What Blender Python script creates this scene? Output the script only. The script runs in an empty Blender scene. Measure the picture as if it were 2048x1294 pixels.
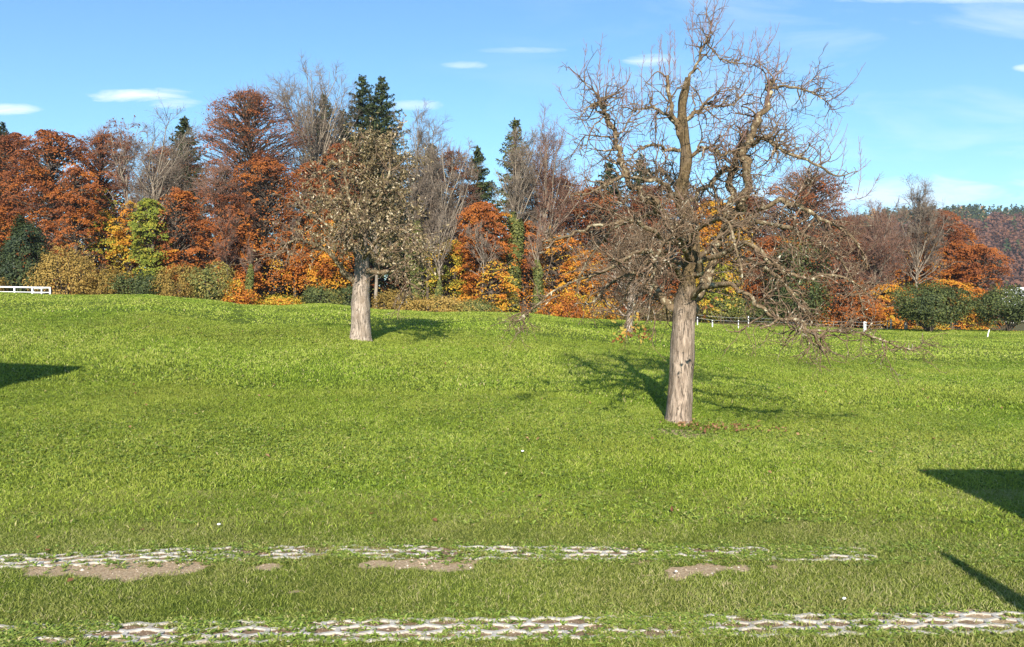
import bpy, math, random
import numpy as np

# ------------------------------------------------------------------ camera, light, exposure
S = bpy.context.scene
COL = S.collection
F = 1600.0            # focal length in pixels of the 2048 px wide photograph
CH = 1.9              # camera height
PITCH = math.atan(47.0 / F)

cam_d = bpy.data.cameras.new('camera'); cam = bpy.data.objects.new('camera', cam_d); COL.objects.link(cam)
cam_d.sensor_width = 36.0; cam_d.lens = 36.0 * F / 2048.0
cam_d.clip_start = 0.05; cam_d.clip_end = 6000
cam.location = (0, 0, CH); cam.rotation_euler = (math.pi / 2 - PITCH, 0, 0)
S.camera = cam
S.render.resolution_x = 1024; S.render.resolution_y = 647

SUN_EL = math.radians(27.0); SUN_AZ = math.radians(2.0)   # light travels towards +Y, drifting a touch to +X
sd = bpy.data.lights.new('sun', 'SUN'); sun = bpy.data.objects.new('sun', sd); COL.objects.link(sun)
sd.energy = 4.9; sd.angle = math.radians(0.53); sd.color = (1.0, 0.92, 0.80)
sun.rotation_euler = (math.pi / 2 - SUN_EL, 0, -SUN_AZ)

world = bpy.data.worlds.new('World'); S.world = world; world.use_nodes = True
wn = world.node_tree; wn.nodes.clear()
def N(t, typ, **kw):
    n = t.nodes.new(typ)
    for k, v in kw.items(): setattr(n, k, v)
    return n
def mth(t, op, a, b=None, c=None, clamp=False):
    n = t.nodes.new('ShaderNodeMath'); n.operation = op; n.use_clamp = clamp
    for i, v in enumerate((a, b, c)):
        if v is None: continue
        if isinstance(v, (int, float)): n.inputs[i].default_value = v
        else: t.links.new(v, n.inputs[i])
    return n.outputs[0]
def mixc(t, fac, a, b, blend='MIX'):
    n = t.nodes.new('ShaderNodeMix'); n.data_type = 'RGBA'; n.blend_type = blend; n.clamp_factor = True
    for i, v in ((0, fac), (6, a), (7, b)):
        if isinstance(v, (int, float)): n.inputs[i].default_value = v
        elif isinstance(v, tuple): n.inputs[i].default_value = (v[0], v[1], v[2], 1)
        else: t.links.new(v, n.inputs[i])
    return n.outputs[2]
def ramp(t, fac, stops):
    n = t.nodes.new('ShaderNodeValToRGB'); e = n.color_ramp.elements
    while len(e) < len(stops): e.new(0.5)
    for el, (p, c) in zip(e, stops):
        el.position = p; el.color = (c[0], c[1], c[2], 1) if isinstance(c, tuple) else (c, c, c, 1)
    t.links.new(fac, n.inputs[0]); return n.outputs[0]
def noise(t, vec, scale, detail=3, rough=0.55, dist=0.0):
    n = t.nodes.new('ShaderNodeTexNoise'); n.inputs['Scale'].default_value = scale
    n.inputs['Detail'].default_value = detail; n.inputs['Roughness'].default_value = rough
    n.inputs['Distortion'].default_value = dist
    if vec is not None: t.links.new(vec, n.inputs['Vector'])
    return n.outputs['Fac']
def mapping(t, vec, scale=(1, 1, 1), loc=(0, 0, 0)):
    n = t.nodes.new('ShaderNodeMapping'); n.inputs['Scale'].default_value = scale; n.inputs['Location'].default_value = loc
    t.links.new(vec, n.inputs['Vector']); return n.outputs[0]

sky = N(wn, 'ShaderNodeTexSky', sky_type='NISHITA'); sky.sun_disc = False
sky.sun_elevation = SUN_EL; sky.sun_rotation = math.pi + SUN_AZ
sky.altitude = 500; sky.air_density = 1.0; sky.dust_density = 0.25; sky.ozone_density = 1.6
tc = N(wn, 'ShaderNodeTexCoord'); sp = N(wn, 'ShaderNodeSeparateXYZ'); wn.links.new(tc.outputs['Generated'], sp.inputs[0])
vy = mth(wn, 'MAXIMUM', sp.outputs[1], 0.05)
U = mth(wn, 'DIVIDE', sp.outputs[0], vy); V = mth(wn, 'DIVIDE', sp.outputs[2], vy)
cb = N(wn, 'ShaderNodeCombineXYZ'); wn.links.new(U, cb.inputs[0]); wn.links.new(V, cb.inputs[1])
n1 = noise(wn, mapping(wn, cb.outputs[0], (7, 30, 1)), 1.5, 7, 0.66, .8)
n2 = noise(wn, mapping(wn, cb.outputs[0], (2.0, 9, 1), (3, 1, 0)), 1.6, 6, 0.62, 0.6)
cloud = None
# small lens clouds: (u, v, half width, half height, strength)
for (px, py, hw, hh, st) in ((285, 195, 100, 15, .8), (350, 210, 60, 12, .55), (20, 222, 65, 13, .8), (935, 135, 46, 8, .35), (1040, 105, 80, 7, .3),
                             (825, 213, 65, 11, .45), (1300, 125, 55, 13, .5), (1980, 8, 300, 7, .4), (1770, 390, 330, 34, .6), (2045, 140, 25, 8, .6)):
    u0 = (px - 1024) / F; v0 = (600 - py) / F
    du = mth(wn, 'DIVIDE', mth(wn, 'SUBTRACT', U, u0), hw / F)
    dv = mth(wn, 'DIVIDE', mth(wn, 'SUBTRACT', V, v0), hh / F)
    r = mth(wn, 'ADD', mth(wn, 'MULTIPLY', du, du), mth(wn, 'MULTIPLY', dv, dv))
    m = mth(wn, 'MULTIPLY', mth(wn, 'SUBTRACT', mth(wn, 'ADD', 1.1, mth(wn, 'MULTIPLY', mth(wn, 'SUBTRACT', n1, 0.5), 3.6)), r), .75)
    m = mth(wn, 'MULTIPLY', mth(wn, 'MULTIPLY', m, 1.0, clamp=True), st)
    cloud = m if cloud is None else mth(wn, 'MAXIMUM', cloud, m)
cir = ramp(wn, n2, [(0.48, 0.0), (0.78, 0.6)])
side = ramp(wn, mth(wn, 'MULTIPLY', mth(wn, 'ADD', U, 0.15), 1.1, clamp=True), [(0.0, 0.0), (1.0, 0.75)])
cir = mth(wn, 'MULTIPLY', cir, side)
cloud = mth(wn, 'MAXIMUM', cloud, cir)
skyc = mixc(wn, 1.0, sky.outputs[0], (0.68, 0.985, 1.13), 'MULTIPLY')
skyc = mixc(wn, cloud, skyc, (7.2, 7.6, 8.6))
bg = N(wn, 'ShaderNodeBackground'); wn.links.new(skyc, bg.inputs[0]); bg.inputs[1].default_value = 0.096
wo = N(wn, 'ShaderNodeOutputWorld'); wn.links.new(bg.outputs[0], wo.inputs[0])

S.view_settings.view_transform = 'Standard'; S.view_settings.look = 'None'
S.view_settings.exposure = 0.92; S.view_settings.gamma = 1.0; S.view_settings.use_curve_mapping = False

# ------------------------------------------------------------------ helpers
rng = np.random.default_rng(7); random.seed(7)
def W(px, py, d):
    """photo pixel -> world point at depth d"""
    a = (px - 1024) / F; b = (647 - py) / F
    yy = b * math.sin(PITCH) + math.cos(PITCH); zz = b * math.cos(PITCH) - math.sin(PITCH)
    return np.array([a * d / yy, d, CH + zz * d / yy])

def mesh(name, V, Q=None, T=None, mat=None, parent=None, attrs=None, smooth=True):
    V = np.asarray(V, dtype=np.float32).reshape(-1, 3)
    me = bpy.data.meshes.new(name)
    nq = 0 if Q is None else len(Q); nt = 0 if T is None else len(T)
    me.vertices.add(len(V)); me.vertices.foreach_set('co', V.ravel())
    idx = []
    if nq: idx.append(np.asarray(Q, dtype=np.int32).ravel())
    if nt: idx.append(np.asarray(T, dtype=np.int32).ravel())
    idx = np.concatenate(idx)
    me.loops.add(len(idx)); me.loops.foreach_set('vertex_index', idx)
    st = np.concatenate([np.arange(nq) * 4, nq * 4 + np.arange(nt) * 3]).astype(np.int32)
    me.polygons.add(nq + nt); me.polygons.foreach_set('loop_start', st)
    me.polygons.foreach_set('use_smooth', np.full(nq + nt, smooth, dtype=bool))
    me.update(calc_edges=True)
    for k, a in (attrs or {}).items():
        at = me.attributes.new(k, 'FLOAT', 'POINT'); at.data.foreach_set('value', np.asarray(a, dtype=np.float32))
    if mat: me.materials.append(mat)
    o = bpy.data.objects.new(name, me); COL.objects.link(o)
    if parent: o.parent = parent
    return o
def tag(o, label=None, cat=None, group=None, kind=None):
    for k, v in (('label', label), ('category', cat), ('group', group), ('kind', kind)):
        if v: o[k] = v
    return o
def empty(name, loc, label, cat, group=None):
    o = bpy.data.objects.new(name, None); COL.objects.link(o); o.location = [float(c) for c in loc]
    return tag(o, label, cat, group)

class MB:
    """collects pieces, links them as one mesh"""
    def __init__(s): s.V = []; s.Q = []; s.T = []; s.n = 0; s.A = []
    def add(s, V, Q=None, T=None, A=None):
        V = np.asarray(V, dtype=float).reshape(-1, 3)
        if Q is not None and len(Q): s.Q.append(np.asarray(Q) + s.n)
        if T is not None and len(T): s.T.append(np.asarray(T) + s.n)
        s.V.append(V); s.A.append(np.full(len(V), .5) if A is None else A); s.n += len(V)
    def box(s, c, d, rz=0.0):
        c = np.array(c, float); hx, hy, hz = [k / 2 for k in d]
        v = np.array([[x, y, z] for z in (-hz, hz) for x, y in ((-hx, -hy), (hx, -hy), (hx, hy), (-hx, hy))])
        if rz:
            ca, sa = math.cos(rz), math.sin(rz); v = np.stack([v[:, 0] * ca - v[:, 1] * sa, v[:, 0] * sa + v[:, 1] * ca, v[:, 2]], 1)
        s.add(v + c, [[3, 2, 1, 0], [4, 5, 6, 7], [0, 1, 5, 4], [1, 2, 6, 5], [2, 3, 7, 6], [3, 0, 4, 7]])
    def tubes(s, P, R, sides=5, A=None):
        P = np.asarray(P, float); R = np.asarray(R, float)
        if P.ndim == 2: P = P[None]; R = R[None]
        n, K, _ = P.shape
        if n == 0: return
        Tn = np.gradient(P, axis=1); Tn /= np.linalg.norm(Tn, axis=2, keepdims=True) + 1e-9
        ref = np.where(np.abs(Tn.mean(1, keepdims=True)[..., 2:3]) > 0.8, np.array([1.0, 0.07, 0]), np.array([0.03, 0.05, 1.0]))
        X = np.cross(Tn, np.broadcast_to(ref, Tn.shape)); X /= np.linalg.norm(X, axis=2, keepdims=True) + 1e-9
        Y = np.cross(Tn, X)
        a = np.arange(sides) * 2 * math.pi / sides
        v = P[:, :, None] + R[:, :, None, None] * (np.cos(a)[None, None, :, None] * X[:, :, None] + np.sin(a)[None, None, :, None] * Y[:, :, None])
        base = (np.arange(n) * K * sides)[:, None, None] + (np.arange(K - 1) * sides)[None, :, None]
        i = np.arange(sides)[None, None]; j = (np.arange(sides) + 1)[None, None] % sides
        q = np.stack([base + i, base + j, base + sides + j, base + sides + i], -1).reshape(-1, 4)
        s.add(v.reshape(-1, 3), q, None, None if A is None else np.repeat(A, K * sides))
    def build(s, name, mat, parent=None, smooth=True):
        Q = np.concatenate(s.Q) if s.Q else None; T = np.concatenate(s.T) if s.T else None
        return mesh(name, np.concatenate(s.V), Q, T, mat, parent, {'tint': np.concatenate(s.A)}, smooth)

def unit(v): return v / (np.linalg.norm(v, axis=-1, keepdims=True) + 1e-9)
def spline(pts, K):
    """Catmull-Rom resample of rows (any width) to K rows"""
    p = np.asarray(pts, float); n = len(p)
    if n == 2: return p[0] + (p[1] - p[0]) * np.linspace(0, 1, K)[:, None]
    e = np.vstack([2 * p[0] - p[1], p, 2 * p[-1] - p[-2]])
    t = np.linspace(0, n - 1 - 1e-6, K); i = t.astype(int); f = (t - i)[:, None]
    a, b, c, d = e[i], e[i + 1], e[i + 2], e[i + 3]
    return 0.5 * (2 * b + (c - a) * f + (2 * a - 5 * b + 4 * c - d) * f ** 2 + (3 * b - a - 3 * c + d) * f ** 3)
def grow(P, R, n, tr, L, ang, up, wander, K, rr, upstep=0.0, lj=0.4, weight=None, ref=None):
    """n children spread over parent polylines P (N,Kp,3); returns child polylines"""
    Np, Kp, _ = P.shape
    ln = np.linalg.norm(np.diff(P, axis=1), axis=2).sum(1); w = ln if weight is None else weight; w = w / w.sum()
    pi = rng.choice(Np, n, p=w); t = rng.uniform(tr[0], tr[1], n) * (Kp - 1 - 1e-4)
    i = t.astype(int); f = (t - i)[:, None]
    st = P[pi, i] * (1 - f) + P[pi, i + 1] * f
    tn = unit(P[pi, i + 1] - P[pi, i]); pr = R[pi, i] * (1 - f[:, 0]) + R[pi, i + 1] * f[:, 0]
    perp = unit(np.cross(tn, rng.normal(size=(n, 3))))
    a = np.radians(rng.uniform(ang[0], ang[1], n))[:, None]
    d = unit(np.cos(a) * tn + np.sin(a) * perp + np.array([0, 0, up]))
    if ref: L = L * np.clip(pr / ref, .38, 1)
    step = (L * (1 + lj * rng.uniform(-1, 1, n)) / (K - 1))[:, None]
    out = [st]
    for k in range(K - 1):
        out.append(out[-1] + d * step)
        d = unit(d + wander * rng.normal(size=(n, 3)) + np.array([0, 0, upstep]))
    C = np.stack(out, 1)
    r0 = np.minimum(rr[0], pr * 0.8)
    RR = r0[:, None] + (np.minimum(rr[1], r0)[:, None] - r0[:, None]) * np.linspace(0, 1, K)[None]
    return C, RR
def cards(C, size, nrm, jit, asp=0.55, sj=0.35, droop=None):
    """diamond leaves at C, roughly facing nrm"""
    n = len(C)
    nn = unit(nrm + jit * rng.normal(size=(n, 3)))
    a = unit(np.cross(nn, rng.normal(size=(n, 3))))
    if droop is not None: a = unit(a * (1 - droop) + np.array([0, 0, -1.0]) * droop)
    b = unit(np.cross(nn, a)); s = (size * (1 + sj * rng.uniform(-1, 1, n)))[:, None]
    fold = nn * s * 0.12
    v = np.stack([C - a * s * .5, C + b * s * asp * .5 + fold, C + a * s * .5, C - b * s * asp * .5 + fold], 1)
    return v.reshape(-1, 3), np.arange(4 * n).reshape(-1, 4)
def lf(P, sc, seed=0):
    """cheap smooth 3-D noise, about -1..1"""
    r = np.random.default_rng(abs(int(seed))); o = 0
    for k in range(6):
        w = r.normal(size=3) * sc; o = o + np.sin(P @ w + r.uniform(0, 6.28))
    return o / 3.0

# ------------------------------------------------------------------ terrain
CX = [-900, 0, 100, 180, 300, 360, 430, 480, 560, 650, 700, 760, 870, 960, 1050, 1130, 1200, 1300, 1420, 1560, 1750, 2048, 2900]
CY = [584, 587, 590, 592, 590, 596, 603, 610, 612, 609, 613, 620, 626, 624, 628, 637, 641, 644, 650, 656, 660, 662, 664]
DX = [-900, 1150, 1600, 2900]; DD = [42, 42, 56, 56]
Y2X = [-900, 1180, 1320, 1450, 1560, 1660, 1750, 1850, 2900]
def ground(x, y):
    x = np.asarray(x, float); y = np.asarray(y, float)
    px = np.clip(1024 + F * x / np.maximum(y, 1.0), -900, 2900)
    D = np.interp(px, DX, DD); zc = CH - (np.interp(px, CX, CY) - 600) * D / F
    z2 = np.interp(px, Y2X, [0, 0, 1, 1, 1, 1, 1, 1, 1]); y2 = np.interp(px, Y2X, [640, 640, 640, 640, 639, 647, 657, 676, 690])
    z2 = (zc - 1.3) * (1 - z2) + z2 * (CH - (y2 - 600) * 68 / F)
    t = np.clip((y - 8) / (D - 8), 0, 1) ** 1.15
    near = zc * np.sin(math.pi / 2 * t)
    t2 = np.clip((y - D) / (68 - D), 0, 1); t2 = t2 * t2 * (3 - 2 * t2)
    z = np.where(y <= D, near, zc + (z2 - zc) * t2)
    fade = np.clip((y - 100) / 200, 0, 1); z = z * (1 - fade) - 3 * fade
    b = 0.02 * (np.sin(x * 1.1 + y * .6) + np.sin(x * .47 - y * .9 + 1)) * np.clip((y - 6.8) / 4, 0, 1) * np.clip((90 - y) / 20, 0, 1)
    return z + b
def gp(x, y): return float(ground(x, y))

# soil patches and paving strips (world metres)
def line_y(x, pts):
    return np.interp(x, [p[0] for p in pts], [p[1] for p in pts])
NEAR = [(-4.6, 4.42), (-2.9, 4.47), (-1.5, 4.52), (0, 4.57), (3.0, 4.66), (5.0, 4.72)]
FAR = [(-5.2, 5.66), (-3.6, 5.76), (-2.6, 5.9), (-1.4, 5.99), (0, 5.95), (2.62, 5.92)]
def hit(px, py):
    """ground point under a pixel (near field, flat)"""
    d = 3.0
    lo, hi = 2.0, 80.0
    for _ in range(50):
        d = (lo + hi) / 2; p = W(px, py, d)
        if p[2] > gp(p[0], p[1]): lo = d
        else: hi = d
    return p
SOIL = []
for (px, py, hw, hh) in ((150, 1132, 130, 16), (220, 1142, 90, 14), (345, 1138, 55, 16), (300, 1120, 90, 6), (530, 1134, 25, 5), (840, 1129, 95, 9), (890, 1122, 60, 5), (1330, 1120, 70, 10), (1372, 1146, 60, 16), (1440, 1136, 70, 9),
                         (1355, 1140, 48, 15), (1400, 1138, 90, 8), (1300, 1110, 60, 5), (1490, 1112, 80, 7), (1120, 1251, 60, 5), (60, 1278, 140, 14), (1900, 1232, 90, 9), (1990, 1240, 70, 10), (1800, 1255, 120, 5),
                         (590, 1184, 22, 4), (950, 1262, 60, 8), (1360, 868, 40, 8), (300, 1282, 200, 10)):
    c = hit(px, py); e = hit(px + hw, py); f = hit(px, py - hh); SOIL.append((c[0], c[1], abs(e[0] - c[0]), abs(f[1] - c[1])))
def soil(x, y):
    m = np.full(np.shape(x), -3.0)
    P = np.stack([x, y, np.zeros_like(x)], -1)
    wob = 0.45 * lf(P, 5.0, 3) + 0.35 * lf(P, 16.0, 4)
    for (cx, cy, a, b) in SOIL:
        m = np.maximum(m, 1.18 - np.hypot((x - cx) / a, (y - cy) / b) + wob)
    m = np.clip(m * 1.5 + .15 + .25 * lf(P, 38.0, 9), 0, 1)
    for pts, x1 in ((NEAR, 5.0), (FAR, 2.66)):
        d = np.abs(y - line_y(x, pts)); m = np.maximum(m, np.where((d < .135 + .02 * lf(P, 9, 8)) & (x < x1), .75, 0))
    return m
def overgrow(x):      # how much grass covers a paving strip along its length
    return np.clip(.5 + .9 * lf(np.stack([x * 1.0, x * 0, x * 0], -1), 1.7, 11), 0, 1)

def mat_new(name):
    m = bpy.data.materials.new(name); m.use_nodes = True; t = m.node_tree; t.nodes.clear()
    out = t.nodes.new('ShaderNodeOutputMaterial'); return m, t, out
def principled(t, out, col, rough=0.85, bump=None, bs=0.3, bd=0.02, spec=0.25):
    p = t.nodes.new('ShaderNodeBsdfPrincipled'); p.inputs['Roughness'].default_value = rough
    p.inputs['Specular IOR Level'].default_value = spec
    if isinstance(col, tuple): p.inputs['Base Color'].default_value = (*col, 1)
    else: t.links.new(col, p.inputs['Base Color'])
    if bump is not None:
        b = t.nodes.new('ShaderNodeBump'); b.inputs['Strength'].default_value = bs; b.inputs['Distance'].default_value = bd
        t.links.new(bump, b.inputs['Height']); t.links.new(b.outputs[0], p.inputs['Normal'])
    t.links.new(p.outputs[0], out.inputs[0]); return p
def pos(t): return t.nodes.new('ShaderNodeNewGeometry').outputs['Position']
def objc(t): return t.nodes.new('ShaderNodeTexCoord').outputs['Object']
def attr(t, name):
    a = t.nodes.new('ShaderNodeAttribute'); a.attribute_name = name; return a.outputs['Fac']
def leaf_mat(name, stops, trans=0.25, big=None, rough=0.6, gloss=0.0):
    m, t, out = mat_new(name)
    c = ramp(t, attr(t, 'tint'), stops)
    if big:
        f = ramp(t, noise(t, pos(t), big[0], 3), [(0.35, 0.0), (0.65, 1.0)])
        c = mixc(t, mth(t, 'MULTIPLY', f, big[1]), c, big[2], 'MULTIPLY' if len(big) > 3 else 'MIX')
    p = t.nodes.new('ShaderNodeBsdfPrincipled'); t.links.new(c, p.inputs['Base Color']); p.inputs['Roughness'].default_value = rough
    p.inputs['Specular IOR Level'].default_value = 0.15 + gloss
    tr = t.nodes.new('ShaderNodeBsdfTranslucent'); t.links.new(c, tr.inputs[0])
    mx = t.nodes.new('ShaderNodeMixShader'); mx.inputs[0].default_value = trans
    t.links.new(p.outputs[0], mx.inputs[1]); t.links.new(tr.outputs[0], mx.inputs[2]); t.links.new(mx.outputs[0], out.inputs[0])
    return m

AUT = leaf_mat('autumn_leaf', [(0.0, (.085, .034, .022)), (.2, (.225, .078, .034)), (.4, (.36, .118, .030)), (.58, (.50, .175, .026)), (.72, (.62, .33, .035)), (.85, (.50, .40, .05)), (1.0, (.20, .24, .035))], 0.3)
GRN = leaf_mat('green_leaf', [(0.0, (.014, .028, .014)), (.35, (.045, .065, .018)), (.6, (.09, .11, .025)), (.8, (.16, .17, .04)), (1.0, (.34, .26, .06))], 0.15, gloss=.2)
BRN = leaf_mat('withered_leaf', [(0.0, (.045, .035, .02)), (.35, (.12, .095, .045)), (.6, (.22, .17, .08)), (.8, (.38, .29, .16)), (1.0, (.62, .52, .36))], 0.2)
GOLD = leaf_mat('golden_shrub_leaf', [(0.0, (.05, .045, .012)), (.4, (.16, .12, .03)), (.7, (.32, .21, .05)), (1.0, (.5, .34, .10))], 0.2)
GRASS = leaf_mat('grass_blade', [(0.0, (.032, .06, .007)), (.3, (.135, .215, .017)), (.6, (.265, .37, .032)), (.85, (.45, .54, .09)), (1.0, (.58, .50, .24))], 0.35, big=(0.28, 0.45, (.36, .36, .065)), gloss=.1)
LAWN = leaf_mat('lawn_blade', [(0.0, (.035, .065, .010)), (.3, (.145, .20, .024)), (.6, (.28, .335, .046)), (.85, (.44, .49, .14)), (1.0, (.6, .50, .29))], 0.3, big=(1.1, 0.42, (.32, .29, .10)), gloss=.1)
WEED = leaf_mat('weed_leaf', [(0.0, (.035, .07, .012)), (.5, (.165, .25, .03)), (.85, (.34, .42, .09)), (1.0, (.48, .40, .18))], 0.25, gloss=.2)

def ground_mat():
    m, t, out = mat_new('field_ground'); p = pos(t)
    g = ramp(t, noise(t, p, 9, 5, .7), [(0.3, (.035, .05, .008)), (.55, (.085, .12, .014)), (.75, (.14, .18, .025))])
    g = mixc(t, ramp(t, noise(t, p, .35, 3), [(.4, 0.0), (.65, .5)]), g, (.13, .17, .03))
    so = ramp(t, noise(t, p, 45, 5, .7), [(0.3, (.24, .15, .09)), (.5, (.40, .295, .18)), (.72, (.55, .43, .29))])
    sm = ramp(t, mth(t, 'ADD', attr(t, 'soil'), mth(t, 'MULTIPLY', mth(t, 'SUBTRACT', noise(t, p, 22, 5, .75), .5), 1.7)), [(.25, 0.0), (.5, 1.0)])
    sp_ = t.nodes.new('ShaderNodeSeparateXYZ'); t.links.new(p, sp_.inputs[0])
    far = mth(t, 'MULTIPLY', attr(t, 'litter'), 1.0)
    lit = ramp(t, noise(t, p, 2.5, 4, .7), [(.35, (.06, .055, .02)), (.6, (.13, .11, .04)), (.75, (.16, .08, .03))])
    so = mixc(t, mth(t, 'MULTIPLY', attr(t, 'cell'), .8), so, (.19, .125, .08)); c = mixc(t, far, g, lit); c = mixc(t, sm, c, so)
    principled(t, out, c, .95, noise(t, p, 60, 4, .7), .6, .02, .1); return m
def axis(segs):
    a = []
    for lo, hi, st in segs: a.append(np.arange(lo, hi, st))
    return np.unique(np.round(np.concatenate(a + [[segs[-1][1]]]), 4))
gx = axis([(-1600, -200, 100), (-200, -60, 14), (-60, -8, .9), (-8, -4.4, .2), (-4.4, 4.4, .045), (4.4, 8, .2), (8, 60, .9), (60, 200, 14), (200, 1600, 100)])
gy = axis([(-400, -40, 40), (-40, 2, 3), (2, 3.9, .2), (3.9, 6.4, .045), (6.4, 12, .25), (12, 80, .8), (80, 140, 6), (140, 2600, 80)])
X, Y = np.meshgrid(gx, gy); Z = ground(X, Y); so = soil(X, Y)
so = np.where((Y > 3) & (Y < 14), so, 0)
nx, ny = len(gx), len(gy); ii = (np.arange(ny - 1)[:, None] * nx + np.arange(nx - 1)[None]).ravel()
pxg = np.clip(1024 + F * X / np.maximum(Y, 1), -900, 2900); Dg = np.interp(pxg, DX, DD)
lit = np.clip((Y - Dg - 1.5) / 3, 0, 1)
cell = (np.abs(so - .75) < 1e-6) * 1.0
tag(mesh('ground', np.stack([X, Y, Z], -1).reshape(-1, 3), np.stack([ii, ii + 1, ii + nx + 1, ii + nx], -1), None, ground_mat(),
         None, {'soil': so.ravel(), 'cell': cell.ravel(), 'litter': lit.ravel()}), 'green meadow rolling up to a low crest before the wood', None, None, 'structure')

# paving strips: honeycomb concrete lattices
def conc_mat():
    m, t, out = mat_new('concrete_paver'); p = pos(t)
    c = ramp(t, noise(t, p, 30, 5, .7), [(.3, (.30, .27, .23)), (.6, (.50, .47, .41)), (.8, (.62, .59, .52))])
    c = mixc(t, ramp(t, noise(t, p, 4, 4, .6), [(.55, 0.0), (.72, .7)]), c, (.30, .24, .17))
    principled(t, out, c, .9, noise(t, p, 120, 4), .4, .004); return m
CONC = conc_mat()
def strip(name, pts, x0, x1, rows, ph, rp, label):
    mb = MB(); w = 0.0125; xs = np.arange(x0, x1, ph)
    cl = lambda x: float(line_y(np.array([x]), pts)[0])
    H = 0.011
    def bar(a, b, ww=w):
        a = np.array(a); b = np.array(b); a = np.array([a[0], cl(a[0]) + a[1]]); b = np.array([b[0], cl(b[0]) + b[1]])
        d = b - a; L = np.linalg.norm(d); nrm = np.array([-d[1], d[0]]) / L * ww; d = d / L * ww * .5
        q = [a - d + nrm * 1, a - d - nrm, b + d - nrm, b + d + nrm]
        pm = (a + b) / 2; j = random.uniform(-.0015, .0015) + min(.0, .011 * float(lf(np.array([pm[0] * 1.0, pm[1] * 2, 0.0]), 3.2, 71)) + .009 * float(lf(np.array([pm[0], pm[1], 0.0]), 9.0, 72)) + .0025)
        v = [(*k, 0.001) for k in q] + [((k[0] * .9 + (a + b)[0] * .05), k[1] * .9 + (a + b)[1] * .05, H + j) for k in q]
        # tapered bar standing a little proud of the soil
        v = []
        for zz, f in ((-.01, 1.0), (H * .75 + j, 1.0), (H + j, .82)):
            nn = nrm * f
            v += [(*(a - d + nn), zz), (*(a - d - nn), zz), (*(b + d - nn), zz), (*(b + d + nn), zz)]
        Q = []
        for l in (0, 4):
            for k in range(4): Q.append([l + k, l + (k + 1) % 4, l + 4 + (k + 1) % 4, l + 4 + k])
        Q.append([8, 9, 10, 11]); mb.add(v, Q)
    for r in range(rows + 1):
        yy = (r - rows / 2) * rp
        for i, x in enumerate(xs):
            off = ph / 2 if r % 2 else 0
            # zigzag course
            a = (x + off, yy - rp * .20); m_ = (x + off + ph / 2, yy + rp * .20); b = (x + off + ph, yy - rp * .20)
            bar(a, m_); bar(m_, b)
            if r < rows: bar((m_[0], m_[1]), (m_[0], yy + rp - rp * .20), w * 1.25)
    return tag(mb.build(name, CONC, None, False), label, None, None, 'structure')
strip('paver_strip', NEAR, -4.6, 5.0, 3, .20, .088, 'pale concrete honeycomb grass pavers in the strip along the bottom edge of the lawn')
strip('paver_strip', FAR, -5.2, 2.5, 3, .19, .088, 'pale concrete honeycomb grass pavers, farther strip broken up by sandy soil')

# ------------------------------------------------------------------ grass
def strip_cover(x, y):
    """0 where pavers lie bare, 1 elsewhere"""
    k = np.ones_like(x)
    for pts, x1, seed in ((NEAR, 5.0, 1.0), (FAR, 2.66, 9.0)):
        d = np.abs(y - line_y(x, pts)); P = np.stack([x, y * 2, np.full_like(x, seed)], -1)
        edge = .115 + .04 * lf(P, 6, 21)
        bare = (d < edge) & (x < x1)
        cov = np.clip(.30 + .75 * lf(P, 2.2, int(seed) + 30), 0.04, 1) ** 1.6
        k = np.where(bare, cov * .45, k)
    return k
def blades(name, n, ylo, yhi, h, w, mat, label, seed, lean=.5, hj=.5, margin=1.18, dens=None, tint=(.5, .2)):
    r = np.random.default_rng(seed)
    u = r.uniform(0, 1, n)
    y = np.sqrt(ylo ** 2 + u * (yhi ** 2 - ylo ** 2)); x = r.uniform(-1, 1, n) * (.64 * margin * y + .6)
    so_ = soil(x, y) * (y < 14); onstrip = (np.abs(so_ - .75) < 1e-6)
    keep = r.uniform(0, 1, n) > np.where(onstrip, 0, so_ * 1.3)
    keep &= r.uniform(0, 1, n) < strip_cover(x, y)
    px = 1024 + F * x / y; keep &= y < np.interp(px, DX, DD) + 3
    if dens is not None: keep &= r.uniform(0, 1, n) < dens(x, y)
    x, y = x[keep], y[keep]; n = len(x); z = ground(x, y)
    P2 = np.stack([x, y, 0 * x], -1); clump = lf(P2, 1.6, seed + 1) * .5 + lf(P2, 6, seed + 2) * .5
    hh = h * (1 + hj * r.uniform(-1, 1, n)) * (1 + .16 * clump)
    ww = w * r.uniform(.7, 1.3, n)
    a = r.uniform(0, 2 * math.pi, n); dx, dy = np.cos(a), np.sin(a)
    b = r.uniform(0, 2 * math.pi, n); lx, ly = np.cos(b), np.sin(b); le = lean * r.uniform(.2, 1.3, n) * hh
    base = np.stack([x, y, z - .003], -1); side = np.stack([dx * ww / 2, dy * ww / 2, 0 * dx], -1)
    mid = base + np.stack([lx * le * .35, ly * le * .35, hh * .6], -1); tip = base + np.stack([lx * le, ly * le, hh * (1 - .25 * r.uniform(0, 1, n))], -1)
    V = np.stack([base - side, base + side, mid + side * .85, mid - side * .85, tip], 1).reshape(-1, 3)
    o = np.arange(n)[:, None] * 5
    ti = np.clip(tint[0] + tint[1] * r.normal(size=n) + .14 * clump + .10 * lf(P2, .55, 900) + .06 * lf(P2, .2, 901), 0, .94); ti = np.where(r.uniform(0, 1, n) < (.045 + .05 * clump if mat is LAWN else .014), 1.0, ti)
    return tag(mesh(name, V, o + np.array([[0, 1, 2, 3]]), o + np.array([[3, 2, 4]]), mat, None, {'tint': np.repeat(ti, 5)}, False), label, 'grass', None, 'stuff')
blades('lawn_grass', 430000, 3.3, 7.9, .024, .0034, LAWN, 'short mown lawn grass around the two strips of grass pavers', 101, 1.5, .5, tint=(.62, .22))
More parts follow.
